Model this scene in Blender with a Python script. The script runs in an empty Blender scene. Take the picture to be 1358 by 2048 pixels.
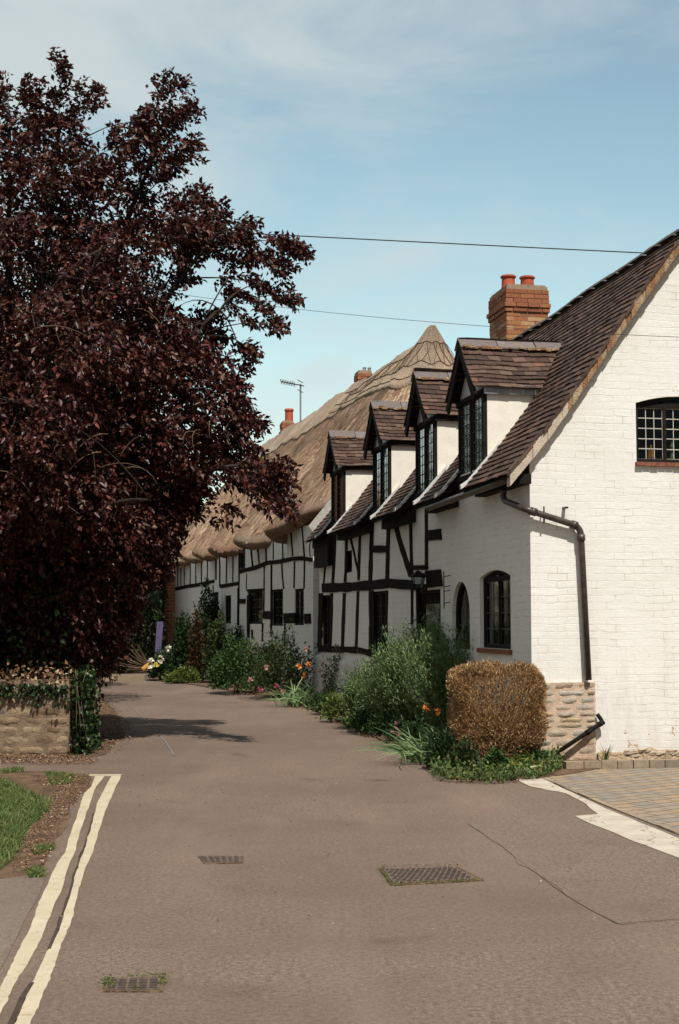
import bpy, bmesh, math, random
import numpy as np
from mathutils import Vector, noise
from mathutils.geometry import tessellate_polygon
R = math.radians
random.seed(7); rng = np.random.default_rng(11)
SC = bpy.context.scene; COL = SC.collection
# ------------------------------------------------------------------ camera
CAMZ = 1.55; F = 2844.0; PITCH = math.atan(221/2844)
cd = bpy.data.cameras.new('camera'); cam = bpy.data.objects.new('camera', cd); COL.objects.link(cam)
cam.location = (0, 0, CAMZ); cam.rotation_euler = (math.pi/2+PITCH, 0, 0)
cd.sensor_fit = 'VERTICAL'; cd.sensor_height = 36; cd.lens = 50; cd.clip_end = 3000; cd.clip_start = .1
SC.camera = cam
# ------------------------------------------------------------------ light
SUN_AZ, SUN_EL = 20, 57            # degrees right of straight behind the camera / above the horizon
se, sa = R(SUN_EL), R(SUN_AZ)
SDIR = Vector((math.sin(sa)*math.cos(se), -math.cos(sa)*math.cos(se), math.sin(se)))
sl = bpy.data.lights.new('sun', 'SUN'); so = bpy.data.objects.new('sun', sl); COL.objects.link(so)
sl.energy = 5.0; sl.angle = R(.53); sl.color = (1, .935, .835)
so.rotation_euler = SDIR.to_track_quat('Z', 'Y').to_euler(); so.location = (6, -10, 30)
wd = bpy.data.worlds.new('World'); SC.world = wd; wd.use_nodes = True
nt = wd.node_tree; nt.nodes.clear(); N = nt.nodes.new; L = nt.links.new
sky = N('ShaderNodeTexSky'); sky.sky_type = 'NISHITA'; sky.sun_disc = False
sky.sun_elevation = se; sky.sun_rotation = math.atan2(SDIR.x, SDIR.y); sky.air_density = 1.0; sky.dust_density = .6; sky.ozone_density = 1.6
tc = N('ShaderNodeTexCoord'); mp = N('ShaderNodeMapping'); mp.inputs['Scale'].default_value = (1.6, 1.6, 4.2); mp.inputs['Rotation'].default_value = (0, R(14), 0)
nz = N('ShaderNodeTexNoise'); nz.inputs['Scale'].default_value = 2.4; nz.inputs['Detail'].default_value = 7; nz.inputs['Roughness'].default_value = .55; nz.inputs['Distortion'].default_value = .5
L(tc.outputs['Generated'], mp.inputs[0]); L(mp.outputs[0], nz.inputs['Vector'])
sx = N('ShaderNodeSeparateXYZ'); L(tc.outputs['Generated'], sx.inputs[0])
g1 = N('ShaderNodeMapRange'); g1.inputs[1].default_value = .26; g1.inputs[2].default_value = -.24; g1.inputs[3].default_value = -.12; g1.inputs[4].default_value = .17; L(sx.outputs[0], g1.inputs[0])
g2 = N('ShaderNodeMapRange'); g2.inputs[1].default_value = .05; g2.inputs[2].default_value = .42; g2.inputs[3].default_value = -.08; g2.inputs[4].default_value = .12; L(sx.outputs[2], g2.inputs[0])
a1 = N('ShaderNodeMath'); a1.operation = 'ADD'; L(nz.outputs[0], a1.inputs[0]); L(g1.outputs[0], a1.inputs[1])
a2 = N('ShaderNodeMath'); a2.operation = 'ADD'; L(a1.outputs[0], a2.inputs[0]); L(g2.outputs[0], a2.inputs[1])
cr = N('ShaderNodeMapRange'); cr.interpolation_type = 'SMOOTHSTEP'; cr.inputs[1].default_value = .40; cr.inputs[2].default_value = .78; cr.inputs[4].default_value = .8; L(a2.outputs[0], cr.inputs[0])
tint = N('ShaderNodeMix'); tint.data_type = 'RGBA'; tint.blend_type = 'MULTIPLY'; tint.inputs['Factor'].default_value = 1; tint.inputs['B'].default_value = (1.13, 1.07, .90, 1)
nb = N('ShaderNodeMapRange'); nb.inputs[1].default_value = .15; nb.inputs[2].default_value = .95; nb.inputs[3].default_value = .26; nb.inputs[4].default_value = 1.9; L(sx.outputs[1], nb.inputs[0])
sm = N('ShaderNodeVectorMath'); sm.operation = 'SCALE'; L(sky.outputs[0], sm.inputs[0]); L(nb.outputs[0], sm.inputs['Scale']); L(sm.outputs[0], tint.inputs['A'])
tb_ = N('ShaderNodeMapRange'); tb_.inputs[1].default_value = .55; tb_.inputs[2].default_value = .95; L(sx.outputs[1], tb_.inputs[0])
tm_ = N('ShaderNodeMix'); tm_.data_type = 'RGBA'; tm_.inputs['A'].default_value = (1.16, 1.0, .90, 1); tm_.inputs['B'].default_value = (1.17, 1.15, .85, 1); L(tb_.outputs[0], tm_.inputs['Factor']); L(tm_.outputs['Result'], tint.inputs['B'])
mx = N('ShaderNodeMix'); mx.data_type = 'RGBA'; mx.inputs['B'].default_value = (6.9, 7.5, 7.3, 1)
L(cr.outputs[0], mx.inputs['Factor']); L(tint.outputs['Result'], mx.inputs['A'])
bg = N('ShaderNodeBackground'); bg.inputs[1].default_value = .092; L(mx.outputs['Result'], bg.inputs[0])
wo = N('ShaderNodeOutputWorld'); L(bg.outputs[0], wo.inputs[0])
SC.view_settings.view_transform = 'Standard'; SC.view_settings.look = 'None'; SC.view_settings.exposure = .06; SC.view_settings.gamma = 1
# ------------------------------------------------------------------ geometry helpers
cp, sp = math.cos(PITCH), math.sin(PITCH)
def ray(px, py):
    u = (px-679)/F; v = (1024-py)/F
    return Vector((u, cp-v*sp, sp+v*cp))
def G(px, py, z=0.0):
    d = ray(px, py); k = (z-CAMZ)/d.z
    return Vector((d.x*k, d.y*k, z))
def PY(px, py, Y):
    d = ray(px, py); k = Y/d.y
    return Vector((d.x*k, Y, CAMZ+d.z*k))
class Frame:
    def __init__(s, o, d, n):
        s.o = Vector((o[0], o[1], 0)); s.d = Vector((d[0], d[1], 0)).normalized(); s.n = Vector((n[0], n[1], 0)).normalized()
    def pt(s, t, z, out=0.0):
        p = s.o+s.d*t+s.n*out; return Vector((p.x, p.y, z))
    def pix(s, px, py, out=0.0):
        r = ray(px, py); c = Vector((0, 0, CAMZ)); o = s.o+s.n*out
        k = (Vector((o.x, o.y, 0))-Vector((0, 0, 0))).dot(s.n)/(r.dot(s.n))
        p = c+r*k; q = p-o; return (q.x*s.d.x+q.y*s.d.y, p.z)
ad = Vector((-.1905, .9817, 0)).normalized()
FA = Frame((2.15, 16.0), ad, (-ad.y, ad.x))            # street front of the tiled cottage
FG = Frame((2.15, 16.0), (ad.y, -ad.x), (-ad.x, -ad.y))   # its gable end
bd = Vector((-.2814, .9596, 0)).normalized()
FB = Frame((-.55, 29.8), bd, (-bd.y, bd.x))            # street front of the thatched cottage
class MB:
    def __init__(s): s.v = []; s.f = []; s.uv = []
    def face(s, pts, uvs=None):
        i = len(s.v); s.v += [tuple(p) for p in pts]; s.f.append(tuple(range(i, i+len(pts))))
        s.uv += uvs if uvs else [(p[0]+p[1], p[2]) for p in pts]
    def prism(s, poly, off, uv=None):                     # poly: list of Vector (front), off: Vector towards the back
        b = [p+off for p in poly]; n = len(poly)
        s.face(poly, uv); s.face(b[::-1])
        for i in range(n): s.face([poly[i], b[i], b[(i+1) % n], poly[(i+1) % n]])
    def wbox(s, W, t0, t1, z0, z1, o0, o1):
        a = [W.pt(t0, z0, o1), W.pt(t1, z0, o1), W.pt(t1, z1, o1), W.pt(t0, z1, o1)]
        s.prism(a, W.n*(o0-o1), [(t0, z0), (t1, z0), (t1, z1), (t0, z1)])
    def box(s, c, ax, ay, az):                            # centre and three half-axis vectors
        c = Vector(c); P = lambda i, j, k: c+ax*i+ay*j+az*k
        s.prism([P(-1, -1, 1), P(1, -1, 1), P(1, 1, 1), P(-1, 1, 1)], az*-2)
    def tube(s, pts, r, n=8, r2=None):
        pts = [Vector(p) for p in pts]; rings = []
        for i, p in enumerate(pts):
            d = (pts[min(i+1, len(pts)-1)]-pts[max(i-1, 0)]).normalized()
            a = d.orthogonal().normalized() if i == 0 else (rings_a-d*rings_a.dot(d)).normalized()
            rings_a = a; b = d.cross(a); rr = r if r2 is None else r+(r2-r)*i/(len(pts)-1)
            rings.append([p+(a*math.cos(2*math.pi*k/n)+b*math.sin(2*math.pi*k/n))*rr for k in range(n)])
        base = len(s.v)
        for g in rings: s.v += [tuple(q) for q in g]
        for i in range(len(rings)-1):
            for k in range(n):
                f = (base+i*n+k, base+i*n+(k+1) % n, base+(i+1)*n+(k+1) % n, base+(i+1)*n+k); s.f.append(f); s.uv += [(0, 0)]*4
        s.f.append(tuple(base+k for k in range(n))[::-1]); s.uv += [(0, 0)]*n
        s.f.append(tuple(base+(len(rings)-1)*n+k for k in range(n))); s.uv += [(0, 0)]*n
    def build(s, name, mat, parent=None, smooth=False, fix=True):
        me = bpy.data.meshes.new(name); me.from_pydata(s.v, [], s.f)
        ul = me.uv_layers.new(name='UVMap'); ul.data.foreach_set('uv', [c for q in s.uv for c in q])
        if fix:
            bm = bmesh.new(); bm.from_mesh(me); bmesh.ops.recalc_face_normals(bm, faces=bm.faces); bm.to_mesh(me); bm.free()
        if smooth: me.polygons.foreach_set('use_smooth', [True]*len(me.polygons))
        me.materials.append(mat); o = bpy.data.objects.new(name, me); COL.objects.link(o)
        if parent: o.parent = parent; o.matrix_parent_inverse = parent.matrix_world.inverted() if False else Mloc(parent)
        return o
from mathutils import Matrix
def wloc(o):
    m = Vector(o.location)
    while o.parent: o = o.parent; m += Vector(o.location)
    return m
def Mloc(parent):                                          # parts are modelled in world space; parents never rotate
    p = parent
    while p.parent: p = p.parent
    return Matrix.Translation(-p.location) if parent.parent is None else Matrix.Identity(4)
def raw(name, V, Fq, mat, parent=None, smooth=False):      # numpy verts, faces (all with the same count)
    me = bpy.data.meshes.new(name); V = np.asarray(V, np.float32); Fq = np.asarray(Fq, np.int32)
    me.vertices.add(len(V)); me.vertices.foreach_set('co', V.ravel())
    k = Fq.shape[1]; me.loops.add(Fq.size); me.polygons.add(len(Fq)); me.loops.foreach_set('vertex_index', Fq.ravel())
    me.polygons.foreach_set('loop_start', np.arange(0, Fq.size, k, dtype=np.int32)); me.polygons.foreach_set('loop_total', np.full(len(Fq), k, np.int32))
    if smooth: me.polygons.foreach_set('use_smooth', np.ones(len(Fq), bool))
    me.update(calc_edges=True); me.materials.append(mat); o = bpy.data.objects.new(name, me); COL.objects.link(o)
    if parent: o.parent = parent; o.matrix_parent_inverse = Mloc(parent)
    return o
def tag(o, label=None, cat=None, group=None, kind=None):
    if label: o['label'] = label
    if cat: o['category'] = cat
    if group: o['group'] = group
    if kind: o['kind'] = kind
    return o
def empty(name, loc, label, cat, group=None):
    o = bpy.data.objects.new(name, None); COL.objects.link(o); o.location = loc; o.empty_display_size = .3
    return tag(o, label, cat, group)
# ------------------------------------------------------------------ materials
class M:
    def __init__(s, name, rough=.8, spec=.3, metal=0):
        s.m = bpy.data.materials.new(name); s.m.use_nodes = True; s.t = s.m.node_tree; s.b = s.t.nodes['Principled BSDF']
        s.b.inputs['Roughness'].default_value = rough; s.b.inputs['Specular IOR Level'].default_value = spec; s.b.inputs['Metallic'].default_value = metal
    def n(s, k): return s.t.nodes.new(k)
    def l(s, a, b): s.t.links.new(a, b)
    def coord(s, kind='Object', scale=(1, 1, 1), rot=(0, 0, 0)):
        c = s.n('ShaderNodeTexCoord'); m = s.n('ShaderNodeMapping'); m.inputs['Scale'].default_value = scale; m.inputs['Rotation'].default_value = rot
        s.l(c.outputs[kind], m.inputs[0]); return m.outputs[0]
    def noise(s, vec, scale, detail=4, rough=.5, dist=0):
        q = s.n('ShaderNodeTexNoise'); q.inputs['Scale'].default_value = scale; q.inputs['Detail'].default_value = detail; q.inputs['Roughness'].default_value = rough; q.inputs['Distortion'].default_value = dist
        s.l(vec, q.inputs['Vector']); return q.outputs[0]
    def ramp(s, fac, stops):
        r = s.n('ShaderNodeValToRGB'); e = r.color_ramp.elements
        while len(e) < len(stops): e.new(.5)
        for q, (p, c) in zip(e, stops): q.position = p; q.color = (c[0], c[1], c[2], 1)
        s.l(fac, r.inputs[0]); return r.outputs[0]
    def mix(s, fac, a, b, mode='MIX'):
        m = s.n('ShaderNodeMix'); m.data_type = 'RGBA'; m.blend_type = mode
        for key, v in (('Factor', fac), ('A', a), ('B', b)):
            if isinstance(v, (int, float)): m.inputs[key].default_value = v
            elif isinstance(v, tuple): m.inputs[key].default_value = (*v, 1)
            else: s.l(v, m.inputs[key])
        return m.outputs['Result']
    def math(s, op, a, b=0.0):
        m = s.n('ShaderNodeMath'); m.operation = op
        for i, v in enumerate((a, b)):
            if isinstance(v, (int, float)): m.inputs[i].default_value = v
            else: s.l(v, m.inputs[i])
        return m.outputs[0]
    def rng(s, v, a, b, c=0.0, d=1.0):
        m = s.n('ShaderNodeMapRange'); m.inputs[1].default_value = a; m.inputs[2].default_value = b; m.inputs[3].default_value = c; m.inputs[4].default_value = d
        s.l(v, m.inputs[0]); return m.outputs[0]
    def col(s, c):
        if isinstance(c, tuple): s.b.inputs['Base Color'].default_value = (*c, 1)
        else: s.l(c, s.b.inputs['Base Color'])
        return s
    def bump(s, h, strength=.5, dist=.01):
        b = s.n('ShaderNodeBump'); b.inputs['Strength'].default_value = strength; b.inputs['Distance'].default_value = dist
        s.l(h, b.inputs['Height']); s.l(b.outputs[0], s.b.inputs['Normal']); return s
    def isl(s): return s.n('ShaderNodeNewGeometry').outputs['Random Per Island']
def simple(name, c, rough=.7, spec=.3, metal=0, var=.25, scale=12, bump=.3, bd=.004):
    m = M(name, rough, spec, metal); v = m.coord(); nn = m.noise(v, scale, 6, .6)
    dk = tuple(x*(1-var) for x in c); lt = tuple(min(1, x*(1+var)) for x in c)
    m.col(m.ramp(nn, [(.3, dk), (.7, lt)])); m.bump(m.noise(v, scale*6, 4), bump, bd); return m.m
def island(name, stops, rough=.8, spec=.2, nscale=25, nvar=.5, bump=.3, bd=.004, lichen=None):
    m = M(name, rough, spec); v = m.coord(); c = m.ramp(m.isl(), stops); nn = m.noise(v, nscale, 6, .65)
    c = m.mix(nvar, c, m.ramp(nn, [(.3, (.35, .35, .35)), (.7, (1, 1, 1))]), 'MULTIPLY')
    if lichen:
        k = m.rng(m.noise(v, lichen[1], 8, .75), lichen[2], lichen[2]+.05); c = m.mix(k, c, lichen[0])
    m.col(c); m.bump(m.noise(v, nscale*3, 5), bump, bd); return m.m
def leafmat(name, stops, trans=.25, rough=.55, spec=.25):
    m = M(name, rough, spec); c = m.ramp(m.isl(), stops); m.col(c)
    t = m.n('ShaderNodeBsdfTranslucent'); mixn = m.n('ShaderNodeMixShader'); mixn.inputs[0].default_value = trans
    m.l(c, t.inputs[0]); out = m.t.nodes['Material Output']; m.l(m.b.outputs[0], mixn.inputs[1]); m.l(t.outputs[0], mixn.inputs[2]); m.l(mixn.outputs[0], out.inputs[0]); return m.m
MAT = {}
def white_brick():
    m = M('painted_brick', .55, .3); uv = m.coord('UV'); ob = m.coord()
    dn = m.n('ShaderNodeTexNoise'); dn.inputs['Scale'].default_value = 3.0; dn.inputs['Detail'].default_value = 3; m.l(ob, dn.inputs['Vector'])
    off = m.n('ShaderNodeVectorMath'); off.operation = 'SCALE'; off.inputs['Scale'].default_value = .06; m.l(dn.outputs['Color'], off.inputs[0])
    ad_ = m.n('ShaderNodeVectorMath'); ad_.operation = 'ADD'; m.l(uv, ad_.inputs[0]); m.l(off.outputs[0], ad_.inputs[1])
    b = m.n('ShaderNodeTexBrick'); b.inputs['Scale'].default_value = 1; b.inputs['Brick Width'].default_value = .23; b.inputs['Row Height'].default_value = .082
    b.inputs['Mortar Size'].default_value = .007; b.inputs['Mortar Smooth'].default_value = .6; b.inputs['Color1'].default_value = (1, 1, 1, 1); b.inputs['Color2'].default_value = (.86, .86, .86, 1); b.inputs['Mortar'].default_value = (0, 0, 0, 1)
    m.l(ad_.outputs[0], b.inputs['Vector'])
    n1 = m.noise(ob, 1.3, 5, .6); n2 = m.noise(ob, 22, 6, .7); n3 = m.noise(ob, 5, 6, .6)
    c = m.ramp(n1, [(.25, (.74, .73, .70)), (.7, (.81, .80, .78))])
    c = m.mix(m.rng(n3, .62, .75, 0, .35), c, (.66, .63, .57))
    keep = m.rng(n3, .48, .64, .06, .55)                      # grime caught in some joints only
    c = m.mix(m.math('MULTIPLY', b.outputs['Fac'], keep), c, (.42, .38, .33))
    # paint blown off in a few places near the ground
    sp_ = m.n('ShaderNodeSeparateXYZ'); m.l(ob, sp_.inputs[0]); low = m.rng(sp_.outputs[2], .18, .55, .07, -.04)
    pk = m.rng(m.math('ADD', m.noise(ob, 6.5, 8, .7), low), .655, .675); st_ = m.rng(m.math('ADD', m.noise(m.coord('Object', (3, 3, .5)), 2, 6, .7), m.rng(sp_.outputs[2], 0, 1.3, .16, -.05)), .52, .78, 0, .45); c = m.mix(st_, c, (.58, .50, .40)); c = m.mix(pk, c, m.ramp(n2, [(.3, (.36, .14, .09)), (.7, (.5, .3, .2))]))
    m.col(c)
    msk = m.rng(m.noise(ob, 1.9, 6, .7), .42, .66, .03, .36)
    wv = m.n('ShaderNodeMapping'); wv.inputs['Scale'].default_value = (1.1, 13, 1); m.l(ad_.outputs[0], wv.inputs[0]); hz = m.noise(wv.outputs[0], 1, 5, .6, .3)
    h = m.math('ADD', m.math('MULTIPLY', b.outputs['Color'], msk), m.math('MULTIPLY', n2, .45)); h = m.math('ADD', h, m.math('MULTIPLY', n3, 1.0)); h = m.math('ADD', h, m.math('MULTIPLY', hz, .55))
    m.bump(h, .48, .012); return m.m
MAT['wall'] = white_brick()
MAT['render'] = simple('render', (.80, .77, .69), .8, .2, var=.08, scale=6, bump=.35, bd=.006)
MAT['infill'] = simple('gable_infill', (.62, .62, .63), .7, .2, var=.06, scale=8)
MAT['timber'] = simple('black_timber', (.016, .013, .011), .9, .06, var=.5, scale=9, bump=.7, bd=.012)
MAT['black'] = simple('black_paint', (.015, .013, .012), .8, .1, var=.3, scale=9, bump=.2)
MAT['iron'] = simple('cast_iron', (.06, .045, .04), .4, .5, var=.45, scale=14, bump=.4)
MAT['lead'] = simple('lead_sheet', (.30, .31, .33), .5, .4, var=.3, scale=7)
MAT['leadlight'] = simple('lead_strip', (.55, .55, .55), .5, .4, var=.25, scale=9)
MAT['came'] = simple('lead_came', (.48, .46, .42), .5, .4, var=.15, scale=9, bump=.1)
MAT['camedark'] = simple('dark_came', (.035, .035, .035), .5, .4, var=.15, scale=9, bump=.1)
MAT['tile'] = island('roof_tile', [(0, (.050, .030, .024)), (.35, (.082, .046, .034)), (.7, (.112, .066, .050)), (.93, (.145, .092, .070)), (1, (.19, .085, .05))], .75, .3, 18, .55, .5, .006, ((.30, .22, .12), 9, .70))
MAT['ridge'] = island('ridge_tile', [(0, (.13, .105, .10)), (1, (.20, .17, .165))], .8, .3, 14, .5, lichen=((.33, .20, .09), 8, .66))
MAT['mortar'] = island('mortar', [(0, (.30, .15, .08)), (.5, (.42, .27, .15)), (1, (.5, .4, .28))], .9, .1, 20, .7, .8, .02)
MAT['newmortar'] = simple('new_mortar', (.50, .42, .34), .9, .1, var=.15, scale=10, bump=.8, bd=.01)
MAT['brick'] = island('chimney_brick', [(0, (.30, .10, .05)), (.3, (.42, .17, .08)), (.6, (.50, .27, .13)), (.85, (.55, .36, .20)), (1, (.28, .12, .08))], .85, .2, 30, .55, .5, .006)
MAT['redbrick'] = island('red_brick', [(0, (.32, .115, .06)), (.6, (.42, .18, .095)), (1, (.26, .09, .055))], .85, .2, 30, .55, .6, .006, ((.02, .015, .012), 13, .69))
MAT['brickmortar'] = simple('brick_mortar', (.30, .22, .16), .9, .1)
MAT['pot'] = simple('terracotta', (.42, .10, .055), .75, .25, var=.25, scale=5)
MAT['steel'] = simple('flue_steel', (.5, .5, .5), .35, .5, .8, .1)
MAT['dark'] = simple('dark_room', (.012, .011, .010), .9, .1, var=.2, scale=3)
MAT['curtain'] = simple('curtain', (.20, .18, .16), .9, .1, var=.1, scale=5)
MAT['drape'] = simple('olive_curtain', (.10, .085, .03), .9, .1, var=.35, scale=5)
MAT['sill'] = simple('tile_sill', (.22, .09, .06), .8, .2, var=.35, scale=16, bump=.6)
gm = M('glass'); tr = gm.n('ShaderNodeBsdfTransparent'); tr.inputs[0].default_value = (.62, .66, .64, 1); gl = gm.n('ShaderNodeBsdfGlossy'); gl.inputs['Roughness'].default_value = .06
fr = gm.n('ShaderNodeFresnel'); ms = gm.n('ShaderNodeMixShader'); bp = gm.n('ShaderNodeBump'); bp.inputs['Strength'].default_value = .12; gm.l(gm.noise(gm.coord(), 6, 2), bp.inputs['Height']); gm.l(bp.outputs[0], gl.inputs['Normal'])
gm.l(fr.outputs[0], ms.inputs[0]); gm.l(tr.outputs[0], ms.inputs[1]); gm.l(gl.outputs[0], ms.inputs[2]); gm.l(ms.outputs[0], gm.t.nodes['Material Output'].inputs[0]); MAT['glass'] = gm.m
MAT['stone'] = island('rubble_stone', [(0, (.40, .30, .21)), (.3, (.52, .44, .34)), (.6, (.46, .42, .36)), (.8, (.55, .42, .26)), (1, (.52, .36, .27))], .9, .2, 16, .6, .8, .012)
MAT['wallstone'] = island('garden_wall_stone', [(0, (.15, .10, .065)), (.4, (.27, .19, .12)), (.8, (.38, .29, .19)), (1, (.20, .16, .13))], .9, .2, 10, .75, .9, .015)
MAT['lime'] = simple('lime_mortar', (.56, .43, .33), .95, .1, var=.2, scale=14, bump=.9, bd=.012)
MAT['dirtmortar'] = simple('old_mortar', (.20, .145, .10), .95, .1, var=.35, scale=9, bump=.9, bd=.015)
def thatch_mat(name, c0, c1, c2):
    m = M(name, .9, .15); uv = m.coord('UV', (26, 2.2, 1)); ob = m.coord()
    n1 = m.noise(uv, 1, 6, .7, .4); n2 = m.noise(ob, .9, 5, .6); n3 = m.noise(ob, 34, 4, .8); n4 = m.noise(m.coord('UV', (1.6, .5, 1)), 1, 5, .65, .6)
    c = m.ramp(n1, [(.25, c0), (.5, c1), (.78, c2)]); c = m.mix(m.rng(n2, .35, .7, 0, .55), c, (.26, .14, .085)); c = m.mix(m.rng(n4, .48, .62, 0, .75), c, (.44, .37, .30))
    c = m.mix(m.rng(n3, .3, .65, .7, 0), c, (.06, .035, .02)); m.col(c)
    m.bump(m.math('ADD', m.math('ADD', n1, m.math('MULTIPLY', n3, .8)), n4), 1, .035); return m.m
MAT['thatch'] = thatch_mat('thatch', (.19, .108, .070), (.40, .242, .160), (.56, .40, .29))
MAT['ridgethatch'] = thatch_mat('ridge_thatch', (.42, .31, .21), (.66, .51, .38), (.80, .67, .52))
MAT['hazel'] = simple('hazel_rod', (.13, .085, .055), .85, .1)
# ================================================================== GROUND
def asphalt(name, base, patch):
    m = M(name, .85, .25); v = m.coord(); big = m.noise(v, .35, 5, .6, .3); med = m.noise(v, 2.2, 6, .65); fine = m.noise(v, 130, 4, .9); st = m.noise(m.coord(scale=(1.2, .25, 1)), 1, 5, .6)
    c = m.ramp(fine, [(.34, tuple(x*.45 for x in base)), (.5, base), (.64, tuple(min(1, x*1.75) for x in base))])
    spk = m.noise(v, 34, 5, .85); c = m.mix(.75, c, m.ramp(spk, [(.38, (.45, .43, .41)), (.5, (1, 1, 1)), (.60, (1.55, 1.53, 1.5))]), 'MULTIPLY')
    c = m.mix(m.rng(big, .42, .62, 0, .65), c, patch); c = m.mix(m.rng(med, .52, .75, 0, .5), c, tuple(x*.68 for x in base)); c = m.mix(m.rng(st, .50, .68, 0, .5), c, tuple(x*1.32 for x in base)); spot = m.noise(v, 1.1, 2, .4); c = m.mix(m.rng(spot, .68, .73, 0, .5), c, tuple(x*.5 for x in base))
    vo = m.n('ShaderNodeTexVoronoi'); vo.inputs['Scale'].default_value = 26; m.l(v, vo.inputs['Vector'])
    c = m.mix(m.rng(vo.outputs['Distance'], .10, .05, 0, .5), c, (.32, .28, .23)); m.col(c)
    m.bump(m.math('ADD', m.noise(v, 160, 3, .8), m.math('MULTIPLY', med, .8)), .55, .004); return m.m
MAT['asphalt'] = asphalt('asphalt', (.160, .116, .091), (.122, .089, .070))
MAT['asphalt2'] = asphalt('patched_asphalt', (.155, .118, .093), (.130, .098, .076))
MAT['path'] = asphalt('path_asphalt', (.160, .128, .103), (.135, .105, .083))
MAT['earth'] = simple('earth', (.13, .085, .056), .95, .1, var=.5, scale=5, bump=1, bd=.03)
MAT['grassground'] = simple('grass_ground', (.05, .065, .02), .95, .1, var=.4, scale=3)
def sheet(name, pts, z, mat, kind='structure', jitter=0, sub=0):
    P = [Vector((p[0], p[1], z)) for p in pts]
    if sub:
        Q = []
        for i, p in enumerate(P):
            q = P[(i+1) % len(P)]; n = max(1, int((q-p).length/sub))
            for k in range(n):
                w = p.lerp(q, k/n); a = noise.noise(w*2.3)*jitter; b = noise.noise(w*2.3+Vector((9, 3, 1)))*jitter; a += noise.noise(w*9)*jitter*.4; Q.append(w+Vector((a, b, 0)))
        P = Q
    mb = MB(); 
    for tri in tessellate_polygon([P]): mb.face([P[i] for i in tri], [(P[i].x, P[i].y) for i in tri])
    nP = len(P); dn = Vector((0, 0, -.02)); area = sum(P[i].x*P[(i+1) % nP].y-P[(i+1) % nP].x*P[i].y for i in range(nP))
    o = mb.build(name, mat, None, fix=False)
    me = o.data; bm = bmesh.new(); bm.from_mesh(me); bmesh.ops.remove_doubles(bm, verts=bm.verts, dist=1e-5)
    for f in bm.faces:
        if f.normal.z < 0: f.normal_flip()
    for i in range(nP):
        a, b = (P[i], P[(i+1) % nP]) if area < 0 else (P[(i+1) % nP], P[i]); q = [bm.verts.new(x) for x in (a, b, b+dn, a+dn)]; bm.faces.new(q)
    bm.to_mesh(me); bm.free()
    return tag(o, kind=kind) if kind else o
g = lambda x, y: G(x, y)[:2]
sheet('ground', [(-900, -300), (900, -300), (900, 1800), (-900, 1800)], -.03, MAT['grassground'])
bed_edge = [(1135, 1552), (1075, 1559), (1000, 1562), (900, 1560), (865, 1540), (835, 1517), (790, 1492), (730, 1468), (650, 1432), (575, 1402), (500, 1387), (430, 1377), (380, 1369), (330, 1364), (292, 1360)]
sheet('road', [(-14, -12), (14, -12), (14, 16.6), (4, 16.6), (2.0, 16.2), FA.pt(6, 0)[:2], FA.pt(13, 0)[:2], FB.pt(8, 0)[:2], FB.pt(17, 0)[:2], (-6, 46), (-9, 44.5), (-14, 44), (-24, 42), (-24, 36), (-9.5, 36.5), (-6.3, 31), (-4.2, 23), (-3.3, 17.2), (-14, 17.2)], 0, MAT['asphalt'])
bed = [g(*p) for p in bed_edge]
sheet('flower_bed', bed+[FB.pt(17, 0, -.2)[:2], FB.pt(0, 0, -.2)[:2], FA.pt(0, 0, -.2)[:2], FG.pt(.85, 0, -.1)[:2], FG.pt(.8, 0, .6)[:2]], .02, MAT['earth'], jitter=.05, sub=.3)
sheet('verge_soil', [g(*p) for p in [(-420, 1548), (0, 1545), (60, 1542), (130, 1545), (180, 1553), (178, 1570), (150, 1600), (135, 1640), (125, 1670), (95, 1705), (78, 1745), (0, 1757), (-420, 1760)]], .004, MAT['earth'], jitter=.05, sub=.15)
sheet('soil_bank', [g(*p) for p in [(-300, 1512), (100, 1516), (185, 1514), (215, 1508), (250, 1470), (235, 1430), (205, 1395), (170, 1372), (150, 1366), (60, 1366), (-300, 1400)]], .008, MAT['earth'], jitter=.06, sub=.2)
sheet('footpath', [g(*p) for p in [(-1400, 1762), (0, 1759), (60, 1757), (88, 1756), (75, 1800), (48, 1850), (15, 1910), (-30, 1985), (-110, 2100), (-500, 2700), (-2500, 2700)]], .004, MAT['path'], jitter=.02, sub=.2)
sheet('asphalt_patch', [g(*p) for p in [(940, 1650), (1000, 1690), (1060, 1740), (1130, 1790), (1180, 1820), (1240, 1850), (1300, 1845), (1500, 1835), (1900, 1830), (1700, 1660), (1250, 1600), (1100, 1575), (1030, 1590)]], .003, MAT['asphalt2'], jitter=.05, sub=.25)
def strip(pts, w, z, wob=.3):                              # thin ribbon on the ground from pixel points
    P = [Vector((*g(*p), z)) for p in pts]; Q = []
    for i in range(len(P)-1):
        n = max(1, int((P[i+1]-P[i]).length/.12))
        for k in range(n): Q.append(P[i].lerp(P[i+1], k/n))
    Q.append(P[-1]); mb = MB(); ed = []
    for i, p in enumerate(Q):
        d = (Q[min(i+1, len(Q)-1)]-Q[max(0, i-1)]).normalized(); nn = Vector((-d.y, d.x, 0)); ww = w*(1+wob*noise.noise(p*7))
        off = nn*noise.noise(p*3.1)*w*.8; ed.append((p+off+nn*ww/2, p+off-nn*ww/2))
    dn = Vector((0, 0, -.012))
    for a, b in zip(ed, ed[1:]): mb.face([a[0], a[1], b[1], b[0]]); mb.face([a[0], b[0], b[0]+dn, a[0]+dn]); mb.face([b[1], a[1], a[1]+dn, b[1]+dn])
    return mb
crk = simple('crack', (.135, .103, .083), .95, .1)
tag(strip([(935, 1648), (1000, 1690), (1060, 1738), (1130, 1790), (1180, 1820), (1235, 1848)], .004, .0045, .6).build('road_crack', crk, fix=False), kind='structure')
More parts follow.
